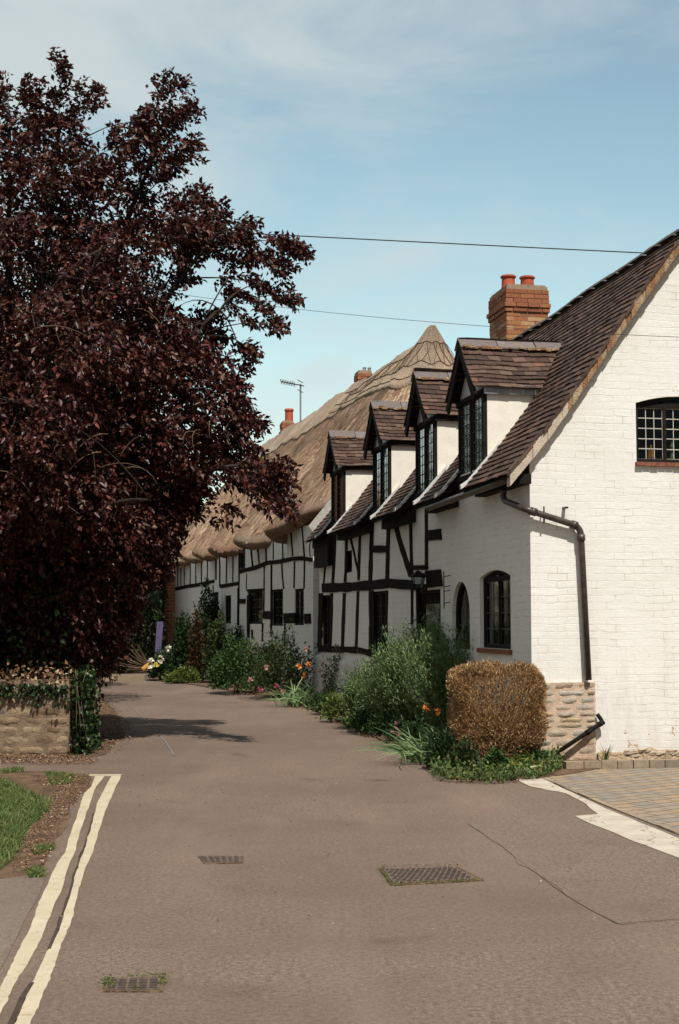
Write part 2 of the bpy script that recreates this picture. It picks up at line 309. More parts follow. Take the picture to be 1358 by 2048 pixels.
tag(strip([(1235, 1848), (1300, 1843), (1420, 1835)], .005, .0055, .6).build('road_crack', crk, fix=False), kind='structure')
tag(strip([(262, 1412), (290, 1440), (318, 1468), (335, 1490), (348, 1512)], .014, .0075, .5).build('chalk_line', simple('chalk', (.20, .20, .205), .9), fix=False), kind='structure')
# yellow lines
MAT['yellow'] = None
ym = M('yellow_line', .7, .25); v = ym.coord(); c = ym.ramp(ym.noise(v, 3, 5), [(.3, (.46, .39, .275)), (.7, (.55, .48, .36))]); k = ym.rng(ym.noise(v, 11, 10, .85), .55, .63, 0, .75)
c = ym.mix(k, c, (.22, .16, .11)); ym.col(c); ym.bump(ym.noise(v, 85, 3, .8), .6, .006)
def line_sheet(le, re, z, name):
    rows = []
    ys = np.arange(min(le[0][1], re[0][1]), max(le[-1][1], re[-1][1]), 7)
    for y in ys:
        a = np.interp(y, [p[1] for p in le], [p[0] for p in le]); b = np.interp(y, [p[1] for p in re], [p[0] for p in re])
        A, B = G(a, y, z), G(b, y, z); A.x += noise.noise(A*1.7)*.008+noise.noise(A*22)*.006+noise.noise(A*60)*.004; B.x += noise.noise(B*2+Vector((5, 0, 0)))*.008+noise.noise(B*22)*.006+noise.noise(B*60)*.004-.012; rows.append((A, B))
    mb = MB()
    dn = Vector((0, 0, -.012))
    for p, q in zip(rows, rows[1:]): mb.face([q[0], q[1], p[1], p[0]]); mb.face([q[1], q[1]+dn, p[1]+dn, p[1]]); mb.face([p[0], p[0]+dn, q[0]+dn, q[0]])
    a_, b_ = rows[-1]; mb.face([b_, a_, a_+dn, b_+dn])
    o = mb.build(name, ym.m, fix=False); return tag(o, kind='structure')
cc = lambda L_: [(x/2.716, 1500+y/2.716) for x, y in L_]
line_sheet(cc([(515, 140), (500, 195), (460, 230), (380, 470), (368, 520), (310, 620), (250, 740), (190, 900), (90, 1100), (0, 1290), (-160, 1640), (-360, 2060)]), cc([(575, 140), (520, 210), (465, 380), (400, 590), (330, 790), (215, 1070), (110, 1250), (20, 1430), (-90, 1640), (-260, 2060)]), .006, 'yellow_line')
line_sheet(cc([(605, 140), (530, 290), (480, 460), (450, 560), (400, 700), (345, 880), (345, 897), (300, 1010), (235, 1130), (165, 1290), (75, 1488), (0, 1660), (-150, 2060)]), cc([(665, 140), (600, 280), (560, 390), (510, 550), (440, 750), (412, 875), (418, 890), (350, 1050), (290, 1240), (180, 1488), (105, 1660), (-40, 2060)]), .006, 'yellow_line')
tag(strip([(179, 1551), (243, 1550.5)], .10, .009).build('yellow_line', ym.m, fix=False), kind='structure')
grv = simple('groove', (.06, .045, .036), .95, .1)
for L_, w_ in (([(188, 1628), (181, 1655), (172, 1682), (160, 1715), (151, 1745), (141, 1780), (132, 1806), (127, 1830)], .013), ([(124, 1836), (114, 1856), (106, 1880), (97, 1900)], .016), ([(62, 1968), (46, 2000), (34, 2026), (20, 2060)], .02)):
    tag(strip(L_, w_, .0085, .9).build('worn_groove', grv, fix=False), kind='structure')
# driveway of block paving, concrete edge, kerbs
pv = M('block_paving', .85, .2); uv = pv.coord('Object', rot=(0, 0, R(-38)))
bt = pv.n('ShaderNodeTexBrick'); bt.inputs['Scale'].default_value = 1; bt.inputs['Brick Width'].default_value = .24; bt.inputs['Row Height'].default_value = .16; bt.inputs['Mortar Size'].default_value = .008; bt.inputs['Mortar Smooth'].default_value = .2; bt.inputs['Bias'].default_value = 0
bt.inputs['Color1'].default_value = (.34, .25, .17, 1); bt.inputs['Color2'].default_value = (.25, .22, .19, 1); bt.inputs['Mortar'].default_value = (.10, .075, .055, 1); pv.l(uv, bt.inputs['Vector'])
ob = pv.coord(); c = pv.mix(.6, bt.outputs['Color'], pv.ramp(pv.noise(ob, 9, 6, .7), [(.3, (.6, .6, .6)), (.7, (1.1, 1.1, 1.1))]), 'MULTIPLY'); pv.col(c)
pv.bump(pv.math('SUBTRACT', pv.math('MULTIPLY', pv.noise(ob, 70, 4), .4), bt.outputs['Fac']), .7, .01)
MAT['conc'] = simple('concrete', (.46, .41, .34), .9, .15, var=.18, scale=7, bump=.6)
sheet('driveway', [g(*p) for p in [(1082, 1556), (1100, 1549), (1135, 1543), (1200, 1541), (1358, 1537), (1700, 1536)]]+[g(1900, 1560), g(1900, 1830), g(1680, 1760), g(1440, 1700), g(1358, 1668), g(1215, 1610)], .012, pv.m)
cm = M('cracked_concrete', .9, .15); v = cm.coord(); vo = cm.n('ShaderNodeTexVoronoi'); vo.feature = 'DISTANCE_TO_EDGE'; vo.inputs['Scale'].default_value = 1.7
wv = cm.n('ShaderNodeVectorMath'); wv.operation = 'ADD'; n_ = cm.n('ShaderNodeTexNoise'); n_.inputs['Scale'].default_value = 5; cm.l(v, n_.inputs['Vector']); sc_ = cm.n('ShaderNodeVectorMath'); sc_.operation = 'SCALE'; sc_.inputs['Scale'].default_value = .4; cm.l(n_.outputs['Color'], sc_.inputs[0]); cm.l(v, wv.inputs[0]); cm.l(sc_.outputs[0], wv.inputs[1]); cm.l(wv.outputs[0], vo.inputs['Vector'])
c = cm.ramp(cm.noise(v, 4, 6, .65), [(.3, (.40, .35, .28)), (.7, (.54, .49, .42))]); c = cm.mix(cm.rng(vo.outputs['Distance'], .012, .004, 0, .8), c, (.12, .09, .07)); cm.col(c); cm.bump(cm.noise(v, 40, 5, .7), .6, .008)
sheet('concrete_edge', [g(*p) for p in [(1028, 1559), (1075, 1553), (1130, 1580), (1206, 1616), (1350, 1676), (1440, 1712), (1700, 1812), (1560, 1800), (1358, 1718), (1270, 1685), (1180, 1648), (1150, 1634), (1195, 1630), (1165, 1605), (1130, 1588), (1060, 1574)]], .009, cm.m, jitter=.012, sub=.12)
MAT['kerb'] = island('kerb_block', [(0, (.30, .24, .18)), (.5, (.38, .30, .21)), (1, (.26, .22, .18))], .9, .2, 20, .6)
def kerb_row(pts, z0, z1, w, ln, name):
    P = [Vector((*g(*p), 0)) for p in pts]; mb = MB()
    for a, b in zip(P, P[1:]):
        d = (b-a); n = max(1, round(d.length/ln)); u = d.normalized(); nn = Vector((-u.y, u.x, 0))
        for k in range(n):
            c = a.lerp(b, (k+.5)/n); mb.box((c.x, c.y, (z0+z1)/2+random.uniform(-.004, .004)), u*(d.length/n/2-.005), nn*w/2, Vector((0, 0, (z1-z0)/2)))
    o = mb.build(name, MAT['kerb']); return tag(o, kind='structure')
kerb_row([(1128, 1541), (1200, 1539), (1358, 1536), (1560, 1533), (1750, 1531)], 0, .095, .10, .18, 'kerb')
kerb_row([(1080, 1554), (1135, 1578), (1212, 1611), (1358, 1669), (1440, 1702), (1720, 1800)], -.02, .016, .05, .45, 'kerb_edging')
kerb_row([(150, 1362), (232, 1362), (262, 1361), (292, 1361.5)], 0, .16, .15, .9, 'kerb')
# ================================================================== DRAIN COVERS
def rect_px(pts, z): return [G(x, y, z) for x, y in pts]
MAT['drain'] = simple('worn_cast_iron', (.125, .088, .068), .55, .5, var=.4, scale=20, bump=.6)
def cover(name, quad, label, cat, nx, ny, studs=True, gap=.7):
    q = rect_px(quad, .006); c = sum(q, Vector())/4; e = empty(name, (c.x, c.y, 0), label, cat)
    mb = MB(); mb.prism(q, Vector((0, 0, -.02))); mb.build('frame', MAT['earth'], e)
    def P(u, v, z): a = q[0].lerp(q[1], u); b = q[3].lerp(q[2], u); p = a.lerp(b, v); return Vector((p.x, p.y, z))
    pl = MB(); pl.prism([P(.04, .08, .010), P(.94, .08, .010), P(.94, .92, .010), P(.04, .92, .010)], Vector((0, 0, -.02))); pl.build('plate', MAT['drain'], e)
    st = MB()
    for j in range(ny):
        for i in range(nx):
            if studs:
                u = (i+.5+(.5 if j % 2 else 0))/(nx+.5)*.88+.05; v = (j+.5)/ny*.8+.1; w = .32/nx; h = .25/ny
                st.prism([P(u-w, v, .0145), P(u, v-h, .0145), P(u+w, v, .0145), P(u, v+h, .0145)], Vector((0, 0, -.006)))
            else:
                u0 = .06+.88*i/nx; u1 = u0+.88/nx*gap; v0 = .12+.76*j/ny; v1 = v0+.76/ny*.72; st.prism([P(u0, v0, .015), P(u1, v0, .015), P(u1, v1, .015), P(u0, v1, .015)], Vector((0, 0, -.006)))
    st.build('raised_studs' if studs else 'grating', simple('stud_iron', (.065, .046, .037), .5, .5, var=.3, scale=20), e); return e
big = cover('manhole_cover', [(782, 1770), (968, 1760), (915, 1733), (758, 1737)], 'large studded iron manhole cover with mossy edges in the road', 'manhole cover', 13, 9)
cover('drain_cover', [(408, 1727), (486, 1725), (487, 1712), (396, 1711)], 'small worn iron cover in the middle of the road, farthest of the three', 'drain cover', 6, 2, False, .6)
gully = cover('gully_grate', [(206, 1982), (326, 1982), (328, 1955), (212, 1957)], 'iron gully grate with weeds growing round its rim, beside the yellow lines', 'drain', 5, 4, False, .75)
# ================================================================== WINDOWS AND WALLS
def outline(t0, t1, z0, z1, rise=0, ins=0, n=12):
    a, b, c, d = t0+ins, t1-ins, z0+ins, z1-ins; tm = (a+b)/2; hw = (b-a)/2
    P = [(a, c), (b, c)]
    if rise <= 0: return P+[(b, d), (a, d)]
    for k in range(n+1):
        th = math.pi*k/n; x = math.cos(th)
        P.append((tm+hw*x, d-rise+rise*(math.sqrt(max(0, 1-x*x)) if rise >= hw*.8 else 1-x*x)))
    return P
def topz(t, t0, t1, z1, rise):
    if rise <= 0: return z1
    hw = (t1-t0)/2; x = max(-1, min(1, (t-(t0+t1)/2)/hw)); return z1-rise+rise*(math.sqrt(1-x*x) if rise >= hw*.8 else 1-x*x)
def wall(W, outer, holes, rec, mat, parent, name='wall', thick=None):
    loops = [outer]+holes; flat = [p for l in loops for p in l]
    mb = MB()
    for tri in tessellate_polygon([[Vector((p[0], p[1], 0)) for p in l] for l in loops]):
        mb.face([W.pt(*flat[i]) for i in tri], [flat[i] for i in tri])
    for h in holes:
        for i in range(len(h)):
            a, b = h[i], h[(i+1) % len(h)]; mb.face([W.pt(*a), W.pt(*b), W.pt(*b, -rec), W.pt(*a, -rec)], [a, b, b, a])
    o = mb.build(name, mat, parent, fix=False)
    bm = bmesh.new(); bm.from_mesh(o.data); bmesh.ops.remove_doubles(bm, verts=bm.verts, dist=1e-5); bmesh.ops.recalc_face_normals(bm, faces=bm.faces)
    f = max(bm.faces, key=lambda f: f.calc_area() if abs(f.normal.dot(W.n)) > .9 else 0)
    if f.normal.dot(W.n) < 0: bmesh.ops.reverse_faces(bm, faces=bm.faces)
    bm.to_mesh(o.data); bm.free(); return o
def window(W, t0, t1, z0, z1, parent, rise=0, lights=2, cols=2, rows=4, rec=.05, fw=.05, came='camedark', curtain='sides', cmat='curtain', out0=0, framemat='black', cw=.008, name='window', room=.45):
    fr = MB(); o1 = out0-rec; o0 = o1-.05
    A = outline(t0, t1, z0, z1, rise); B = outline(t0, t1, z0, z1, rise, fw); n = len(A)
    for i in range(n):
        j = (i+1) % n; fr.face([W.pt(*A[i], o1), W.pt(*A[j], o1), W.pt(*B[j], o1), W.pt(*B[i], o1)]); fr.face([W.pt(*B[i], o1), W.pt(*B[j], o1), W.pt(*B[j], o0), W.pt(*B[i], o0)])
    lw = (t1-t0-2*fw)/lights; mw = fw*.8
    for k in range(1, lights):
        t = t0+fw+lw*k; fr.wbox(W, t-mw/2, t+mw/2, z0+fw*.5, topz(t, t0, t1, z1, rise)-fw*.3, o0+.002, o1-.003)
    if rise and rise < (t1-t0)*.3: fr.wbox(W, t0+fw*.5, t1-fw*.5, z1-rise-fw, z1-rise+.01, o0+.004, o1-.004)
    f = fr.build(name, MAT[framemat], parent, fix=True)
    gl = MB(); gl.face([W.pt(*p, o1-.032) for p in B]); gl.build('glass', MAT['glass'], f)
    cm_ = MB(); og = o1-.03
    ztop = z1-rise-fw if rise and rise < (t1-t0)*.3 else z1-fw
    for k in range(lights):
        a = t0+fw+lw*k+(mw/2 if k else 0); b = t0+fw+lw*(k+1)-(mw/2 if k < lights-1 else 0)
        for c in range(0, cols+1):
            t = a+(b-a)*c/cols; zt = min(ztop, topz(t, t0+fw, t1-fw, z1-fw, rise)) if rise >= (t1-t0)*.3 else ztop
            e = cw*(.8 if 0 < c < cols else 1.1); jt = random.uniform(-.003, .003); cm_.wbox(W, max(a, t-e/2)+jt, min(b, t+e/2)+jt, z0+fw, zt, og, og+.006)
        for r_ in range(0, rows+1):
            z = z0+fw+(ztop-z0-fw)*r_/rows; jz = random.uniform(-.003, .003)
            if rise >= (t1-t0)*.3 and z > z1-rise: continue
            cm_.wbox(W, a+.002, b-.002, z-cw/2+jz, z+cw/2+jz, og+.001, og+.0075)
    cm_.build('glazing_bars', MAT[came], f)
    rb = MB(); ob_ = o0-.01; bk = o1-room
    C = outline(t0, t1, z0, z1, rise, -.004)
    rb.face([W.pt(*p, bk) for p in C])
    for i in range(len(C)): a, b = C[i], C[(i+1) % len(C)]; rb.face([W.pt(*a, o0), W.pt(*b, o0), W.pt(*b, bk), W.pt(*a, bk)])
    rb.build('room_interior', MAT['dark'], f, fix=False)
    if curtain:
        cu = MB(); w = t1-t0; segs = [(t0+fw, t0+fw+w*.14), (t1-fw-w*.14, t1-fw)] if curtain == 'sides' else [(t0+fw*.5, t1-fw*.5)] if curtain == 'full' else [(t0+fw+k*lw, t0+fw+k*lw+lw*.2) for k in range(lights)]
        for a, b in segs:
            m_ = 10
            for k in range(m_):
                u0 = a+(b-a)*k/m_; u1 = a+(b-a)*(k+1)/m_; s0 = o1-.11-.02*(k % 2); s1 = o1-.11-.02*((k+1) % 2)
                cu.face([W.pt(u0, z0+.02, s0), W.pt(u1, z0+.02, s1), W.pt(u1, min(ztop, topz(u1, t0, t1, z1-.03, rise)), s1), W.pt(u0, min(ztop, topz(u0, t0, t1, z1-.03, rise)), s0)])
        cu.build('curtain', MAT[cmat], f, fix=False)
    return f
def pixrect(W, x0, x1, ytop, ybot, out=0):                 # x0<x1 pixel columns; y taken at the middle column
    xm = (x0+x1)/2; ta, tb = sorted((W.pix(x0, ytop, out)[0], W.pix(x1, ytop, out)[0])); return ta, tb, W.pix(xm, ybot, out)[1], W.pix(xm, ytop, out)[1]
def timber(W, pts, w, parent, out=.014, name='timber_post', mat='timber', wob=.06):
    P = [Vector((x, y)) for x, y in pts]; Q = []
    for a, b in zip(P, P[1:]):
        n = max(2, int((b-a).length/12))
        for k in range(n): Q.append(a.lerp(b, k/n))
    Q.append(P[-1]); le, re = [], []
    for i, p in enumerate(Q):
        d = (Q[min(i+1, len(Q)-1)]-Q[max(0, i-1)]).normalized(); n2 = Vector((-d.y, d.x)); ww = w*(1+wob*4*noise.noise(Vector((p.x*.09, p.y*.09, 3))))
        le.append(W.pix(*(p+n2*ww/2), out)); re.append(W.pix(*(p-n2*ww/2), out))
    mb = MB(); poly = le+re[::-1]; n = len(le)
    for i in range(n-1): mb.face([W.pt(*le[i], out), W.pt(*le[i+1], out), W.pt(*re[i+1], out), W.pt(*re[i], out)])
    m_ = len(poly)
    for i in range(m_): a, b = poly[i], poly[(i+1) % m_]; mb.face([W.pt(*a, out), W.pt(*b, out), W.pt(*b, -.01), W.pt(*a, -.01)])
    return mb.build(name, MAT[mat], parent)
# ================================================================== TILED COTTAGE
TC = empty('tiled_cottage', (FA.pt(0, 0).x, FA.pt(0, 0).y, 0), 'white brick cottage with brown tiled roof, four dormers and a sunlit gable end', 'house')
PROF = [(-.29, 3.20), (-.1, 3.42), (.2, 3.78), (.57, 4.27), (.93, 4.78), (1.33, 5.34), (1.67, 5.80), (1.95, 6.14)]
HALF = 1.95; LEN = 13.45
def roofz(d):
    d = HALF-abs(d-HALF); return float(np.interp(d, [p[0] for p in PROF], [p[1] for p in PROF]))
ARC = [0]
for a, b in zip(PROF, PROF[1:]): ARC.append(ARC[-1]+math.hypot(b[0]-a[0], b[1]-a[1]))
def sag(t): return .015*math.sin(t*.9)+.012*math.sin(t*2.3+1)-.05*math.sin(math.pi*min(max(t, 0), 13)/13)
def main_surf(a, b, side=1):
    d = float(np.interp(b, ARC, [p[0] for p in PROF])); z = float(np.interp(b, ARC, [p[1] for p in PROF]))
    d2 = float(np.interp(b+.02, ARC, [p[0] for p in PROF])) if b+.02 < ARC[-1] else d+.011; z2 = float(np.interp(b+.02, ARC, [p[1] for p in PROF])) if b+.02 < ARC[-1] else z+.0165
    dd, zz = d2-d, z2-z; l = math.hypot(dd, zz); k = d if side > 0 else 2*HALF-d
    P = FA.pt(a, z+sag(a)*min(1, max(0, b)), -k); up = (FA.n*(-dd*side)+Vector((0, 0, zz)))/l; nr = (FA.n*(zz*side)+Vector((0, 0, dd)))/l
    return P, FA.d, up, nr
def tiles(mb, surf, a0, a1, b0, b1, w=.165, g_=.1, th=.016, lift=.024, skip=None, rag=.004):
    nb = int((b1-b0)/g_+.5); na = int((a1-a0)/w+.999)
    for j in range(nb):
        b = b0+j*g_; offs = (w/2 if j % 2 else 0)
        for i in range(-1, na+1):
            c0 = max(a0, a0+i*w+offs); c1 = min(a1, a0+(i+1)*w+offs)
            if c1-c0 < .03: continue
            if skip and skip((c0+c1)/2, b): continue
            jb = random.gauss(0, rag); jl = random.gauss(0, .0025); gp = .002
            P0, A, U, Nn = surf(c0+gp, b+jb); P1, _, _, _ = surf(c1-gp, b+jb+random.gauss(0, rag*.5)); Q0, _, _, N2 = surf(c0+gp, b+g_*1.25); Q1, _, _, _ = surf(c1-gp, b+g_*1.25)
            h = lift+jl; r1 = random.gauss(0, .0015)
            v = [P0+Nn*(h+r1), P1+Nn*(h-r1), Q1+N2*.004, Q0+N2*.004]; bt = [P0+Nn*(h-th), P1+Nn*(h-th)]
            i0 = len(mb.v); mb.v += [tuple(x) for x in v+bt+[Q0-N2*.01, Q1-N2*.01]]
            fs = [(0, 1, 2, 3), (4, 5, 1, 0), (4, 0, 3, 6), (1, 5, 7, 2), (6, 7, 5, 4)]
            for f in fs: mb.f.append(tuple(i0+k for k in f)); mb.uv += [(0, 0)]*4
DORM = []
for (xr, xl, yt) in [(969, 918, 0), (869.5, 832, 0), (778.5, 746.5, 0), (688, 663.5, 0)]:
    DORM.append((FA.pix(xr, 850)[0], FA.pix(xl, 850)[0]))
print('dormers', DORM)
def in_dormer(a, m_=.02): return any(d0-m_ < a < d1+m_ for d0, d1 in DORM)
mb = MB()
tiles(mb, main_surf, -.12, LEN+.1, 0, ARC[-1], skip=lambda a, b: in_dormer(a) and b < .95)
roof = mb.build('roof', MAT['tile'], TC, fix=False)
mb = MB(); tiles(mb, lambda a, b: main_surf(a, b, -1), -.12, LEN+.1, 0, ARC[-1], w=.33, g_=.2)
for i in range(2): pass
mb.build('back_roof_slope', MAT['tile'], roof, fix=False)
# under-roof boarding so no light leaks
mb = MB()
segs = []; cuts = [-.08]+[x for d in DORM for x in (d[0]-.0, d[1]+.0)]+[LEN+.08]
for a0, a1 in zip(cuts[::2], cuts[1::2]):
    for i in range(len(PROF)-1):
        mb.face([FA.pt(a, z-.03+sag(a)*min(1, ARC[k]), -d) for a, (d, z), k in ((a0, PROF[i], i), (a1, PROF[i], i), (a1, PROF[i+1], i+1), (a0, PROF[i+1], i+1))])
for a0, a1 in zip([-.08]+[x for x in np.arange(1, 13, 1.)], [x for x in np.arange(1, 13, 1.)]+[LEN+.08]):
    for i in range(len(PROF)-1):
        mb.face([FA.pt(a, z-.03+sag(a)*min(1, ARC[k]), -(2*HALF-d)) for a, (d, z), k in ((a0, PROF[i], i), (a1, PROF[i], i), (a1, PROF[i+1], i+1), (a0, PROF[i+1], i+1))])
for d0, d1 in DORM:
    for i in range(3, len(PROF)-1):
        mb.face([FA.pt(a, z-.03+sag(a)*min(1, ARC[k]), -d) for a, (d, z), k in ((d0, PROF[i], i), (d1, PROF[i], i), (d1, PROF[i+1], i+1), (d0, PROF[i+1], i+1))])
mb.build('roof_boards', MAT['black'], roof, fix=False)
# ridge tiles of the main roof
mb = MB(); t = -.12
while t < LEN:
    t1 = t+.44; z = roofz(HALF); n = 7
    rings = []
    for tt, r in ((t, .12), (t1, .117)):
        rings.append([FA.pt(tt, z-.045+sag(tt)+r*.62*math.sin(math.pi*k/n)+random.gauss(0, .002), -HALF-r*1.1*math.cos(math.pi*k/n)) for k in range(n+1)])
    for k in range(n): mb.face([rings[0][k], rings[1][k], rings[1][k+1], rings[0][k+1]])
    mb.face(rings[0])
    t = t1+.008
mb.build('ridge_tiles', MAT['ridge'], roof, fix=False)
# verge: mortar bed and tile edge along the gable
def verge_piece(d0, d1, mat, name, par, dz0, dz1, o0, o1, step=.05):
    mb = MB(); d = d0
    while d < d1:
        e = min(d+step, d1); j = random.gauss(0, .006); q = random.gauss(0, .006)
        a = [FA.pt(-o1+q, roofz(d)+dz0+j, -d), FA.pt(-o1+q, roofz(e)+dz0+j, -e), FA.pt(-o1+q, roofz(e)+dz1+j, -e), FA.pt(-o1+q, roofz(d)+dz1+j, -d)]
        mb.prism(a, FA.d*(o1-o0)); d = e
    return mb.build(name, mat, par)
verge_piece(-.27, .42, MAT['newmortar'], 'verge_mortar', roof, -.15, .004, .0, .12, .09)
verge_piece(.42, HALF, MAT['mortar'], 'verge_mortar', roof, -.135, .016, .0, .12, .06)
verge_piece(-.27, HALF, MAT['tile'], 'verge_tiles', roof, -.012, .026, .0, .135, .1)
verge_piece(HALF, 2*HALF+.27, MAT['mortar'], 'verge_mortar', roof, -.10, .02, .0, .12, .1)
# ---- walls
def gabz(t): return roofz(t)-.07
gw = [(0, 0), (2*HALF, 0)]+[(d, roofz(d)-.075) for d in (3.9, 3.7, 3.33, 2.97, 2.57, 2.23, 1.95, 1.67, 1.33, .93, .57, .2)]+[(0, roofz(0)-.075)]
gt0, gt1 = FG.pix(1272, 860)[0], FG.pix(1446, 860)[0]; gz0, gz1 = FG.pix(1315, 925)[1], FG.pix(1358, 793)[1]; grise = gz1-FG.pix(1275, 806)[1]
print('gable win', gt0, gt1, gz0, gz1)
wall(FG, gw, [outline(gt0, gt1, gz0, gz1, grise)], .07, MAT['wall'], TC, 'gable_wall')
gwin = window(FG, gt0, gt1, gz0, gz1, TC, rise=grise, lights=3, cols=3, rows=5, rec=.045, fw=.045, came='came', curtain=None, framemat='black', cw=.0105, room=.5)
mb = MB(); s0 = gt0-.02
for k in range(12): a = s0+k*(gt1-gt0+.04)/12; mb.wbox(FG, a+.002, a+(gt1-gt0+.04)/12-.002, gz0-.045+random.gauss(0, .002), gz0-.002, -.06, .045+random.gauss(0, .004))
mb.build('window_sill', MAT['sill'], gwin)
# ornaments on the inside ledge
def lathe(mb, c, prof, n=12):
    rings = [[Vector((c[0]+r*math.cos(2*math.pi*k/n), c[1]+r*math.sin(2*math.pi*k/n), c[2]+h)) for k in range(n)] for r, h in prof]
    for a, b in zip(rings, rings[1:]):
        for k in range(n): mb.face([a[k], a[(k+1) % n], b[(k+1) % n], b[k]])
    mb.face(rings[-1]); mb.face(rings[0][::-1])
for (px, col, prof, nm, lab, cat) in [(1302, (.45, .20, .03), [(.02, 0), (.035, .03), (.035, .10), (.015, .14), (.012, .17)], 'amber_vase', 'small amber vase on the ledge inside the gable window', 'vase'), (1345, (.12, .25, .10), [(.02, 0), (.028, .04), (.01, .08), (.03, .16), (.004, .22)], 'green_ornament', 'small green ornament on the ledge inside the gable window', 'ornament')]:
    t = FG.pix(px, 900, -.16)[0]; c = FG.pt(t, gz0+.052, -.17); mb = MB(); lathe(mb, c, prof); o = mb.build(nm, simple(nm, col, .3, .5), None, smooth=True); tag(o, lab, cat)
mb = MB(); mb.wbox(FG, gt0+.01, gt1-.01, gz0+.01, gz0+.05, -.3, -.12); mb.build('inner_ledge', MAT['render'], gwin)
def fo(x0, x1, yt, yb, out=0): return pixrect(FA, x0, x1, yt, yb, out)
wA = fo(959, 1020.5, 1140, 1297); wB = fo(904, 939, 1163, 1300); wB = (wB[0], wB[1], 1.2, wB[3])
wL = fo(644, 661.5, 1190, 1294); wM = fo(747, 773, 1182, 1305); wS = fo(692, 704, 1101, 1145)
dr = fo(833, 881, 1180, 1400); dr = (dr[0], dr[1], .1, dr[3])
print('facade openings', wA, wB, wL, wM, wS, dr)
risA = .085; hB = (wB[1]-wB[0])/2
wall(FA, [(0, 0), (LEN, 0), (LEN, 3.42), (0, 3.52)], [outline(*wA, rise=risA), outline(*wB, rise=hB), outline(*wL), outline(*wM), outline(*wS), outline(*dr)], .055, MAT['wall'], TC, 'front_wall')
wall(FA, [(0, 0), (LEN, 0), (LEN, 3.42), (0, 3.42)], [], .0, MAT['wall'], TC, 'back_wall').location = tuple(FA.n*-3.9)
endw = Frame(FA.pt(LEN, 0)[:2], FG.d, -FG.n); wall(endw, gw, [], 0, MAT['wall'], TC, 'end_wall')
w_ = window(FA, *wA, TC, rise=risA, lights=2, cols=2, rows=4, rec=.05, fw=.045, curtain='lights', came='camedark', cw=.012)
mb = MB(); mb.wbox(FA, wA[0]-.05, wA[1]+.04, wA[2]-.06, wA[2]-.003, -.05, .035); mb.build('window_sill', MAT['sill'], w_)
window(FA, *wB, TC, rise=hB, lights=1, cols=2, rows=3, rec=.05, fw=.05, curtain='sides', cw=.012)
window(FA, *wL, TC, lights=2, cols=2, rows=4, rec=.03, curtain='lights')
window(FA, *wM, TC, lights=2, cols=3, rows=5, rec=.03, curtain='full', cmat='drape', cw=.01)
window(FA, *wS, TC, lights=1, cols=2, rows=2, rec=.03, curtain=None)
# door of the timbered part
mb = MB(); o1 = -.05; n = 6
for k in range(n): a = dr[0]+.05+k*(dr[1]-dr[0]-.1)/n; mb.wbox(FA, a+.003, a+(dr[1]-dr[0]-.1)/n-.003, dr[2], dr[3]-.05, -.09, -.06+random.gauss(0, .002))
dd = mb.build('door', MAT['timber'], TC)
mb = MB(); mb.wbox(FA, dr[0], dr[0]+.048, dr[2], dr[3], -.1, -.02); mb.wbox(FA, dr[1]-.048, dr[1], dr[2], dr[3], -.1, -.02); mb.wbox(FA, dr[0]+.048, dr[1]-.048, dr[3]-.048, dr[3], -.1, -.02); mb.build('door_frame', MAT['black'], dd)
mb = MB(); mb.wbox(FA, dr[0]+.25, dr[1]-.35, 1.45, dr[3]-.2, -.058, -.052); mb.build('door_glass', MAT['glass'], dd)
mb = MB(); c = FA.pt(dr[0]+.15, 1.05, -.03); lathe(mb, c, [(.015, 0), (.028, .015), (.028, .04), (.012, .055)]); mb.build('door_handle', MAT['iron'], dd)
# timbers: pixel paths on the front wall
def c3(*p): return [(600+x/2.716, 980+y/2.716) for x, y in p]
posts = [(c3((190, 225), (184, 380), (175, 510)), 4.6), (c3((251, 225), (248, 400), (243, 500)), 4.6), (c3((325, 205), (320, 350), (316, 490)), 4.4), (c3((390, 160), (384, 330), (379, 500)), 7), (c3((479, 140), (475, 330), (471, 490)), 6.5),
         (c3((597, 105), (600, 280), (605, 460)), 4.8), (c3((606, 540), (606, 640), (606, 730)), 4), (c3((683, 100), (684, 260), (684, 430)), 5.2), (c3((385, 545), (388, 720), (384, 890)), 10), (c3((470, 545), (466, 720), (468, 905)), 4),
         (c3((112, 560), (107, 720), (104, 855)), 8), (c3((171, 560), (167, 720), (161, 858)), 5), (c3((239, 560), (233, 720), (228, 860)), 5.6), (c3((313, 550), (308, 700), (303, 865)), 4.6), (c3((135, 415), (130, 470), (126, 520)), 2.6), (c3((632, 545), (634, 640), (636, 760)), 3)]
for p, w in posts: timber(FA, p, w, TC)
for p, w in [(c3((117, 532), (180, 530), (250, 528), (320, 522), (380, 517), (430, 512), (480, 506), (540, 512), (606, 516)), 18.5), (c3((97, 862), (160, 865), (250, 866), (320, 872), (380, 886), (430, 900), (474, 902)), 12.5), (c3((396, 321), (470, 320)), 14), (c3((687, 247), (762, 240)), 22), (c3((606, 422), (684, 420)), 9), (c3((606, 455), (684, 456)), 3.5), (c3((606, 528), (684, 528)), 13)]: timber(FA, p, w, TC, out=.02, name='timber_beam')
timber(FA, c3((683, 485), (764, 476)), 34, TC, out=.022, name='timber_beam', wob=.02)
for p, w in [(c3((262, 215), (290, 330), (318, 460)), 4), (c3((505, 130), (535, 260), (570, 370), (602, 470)), 9.5), (c3((250, 240), (262, 215)), 3)]: timber(FA, p, w, TC, out=.008, name='timber_brace')
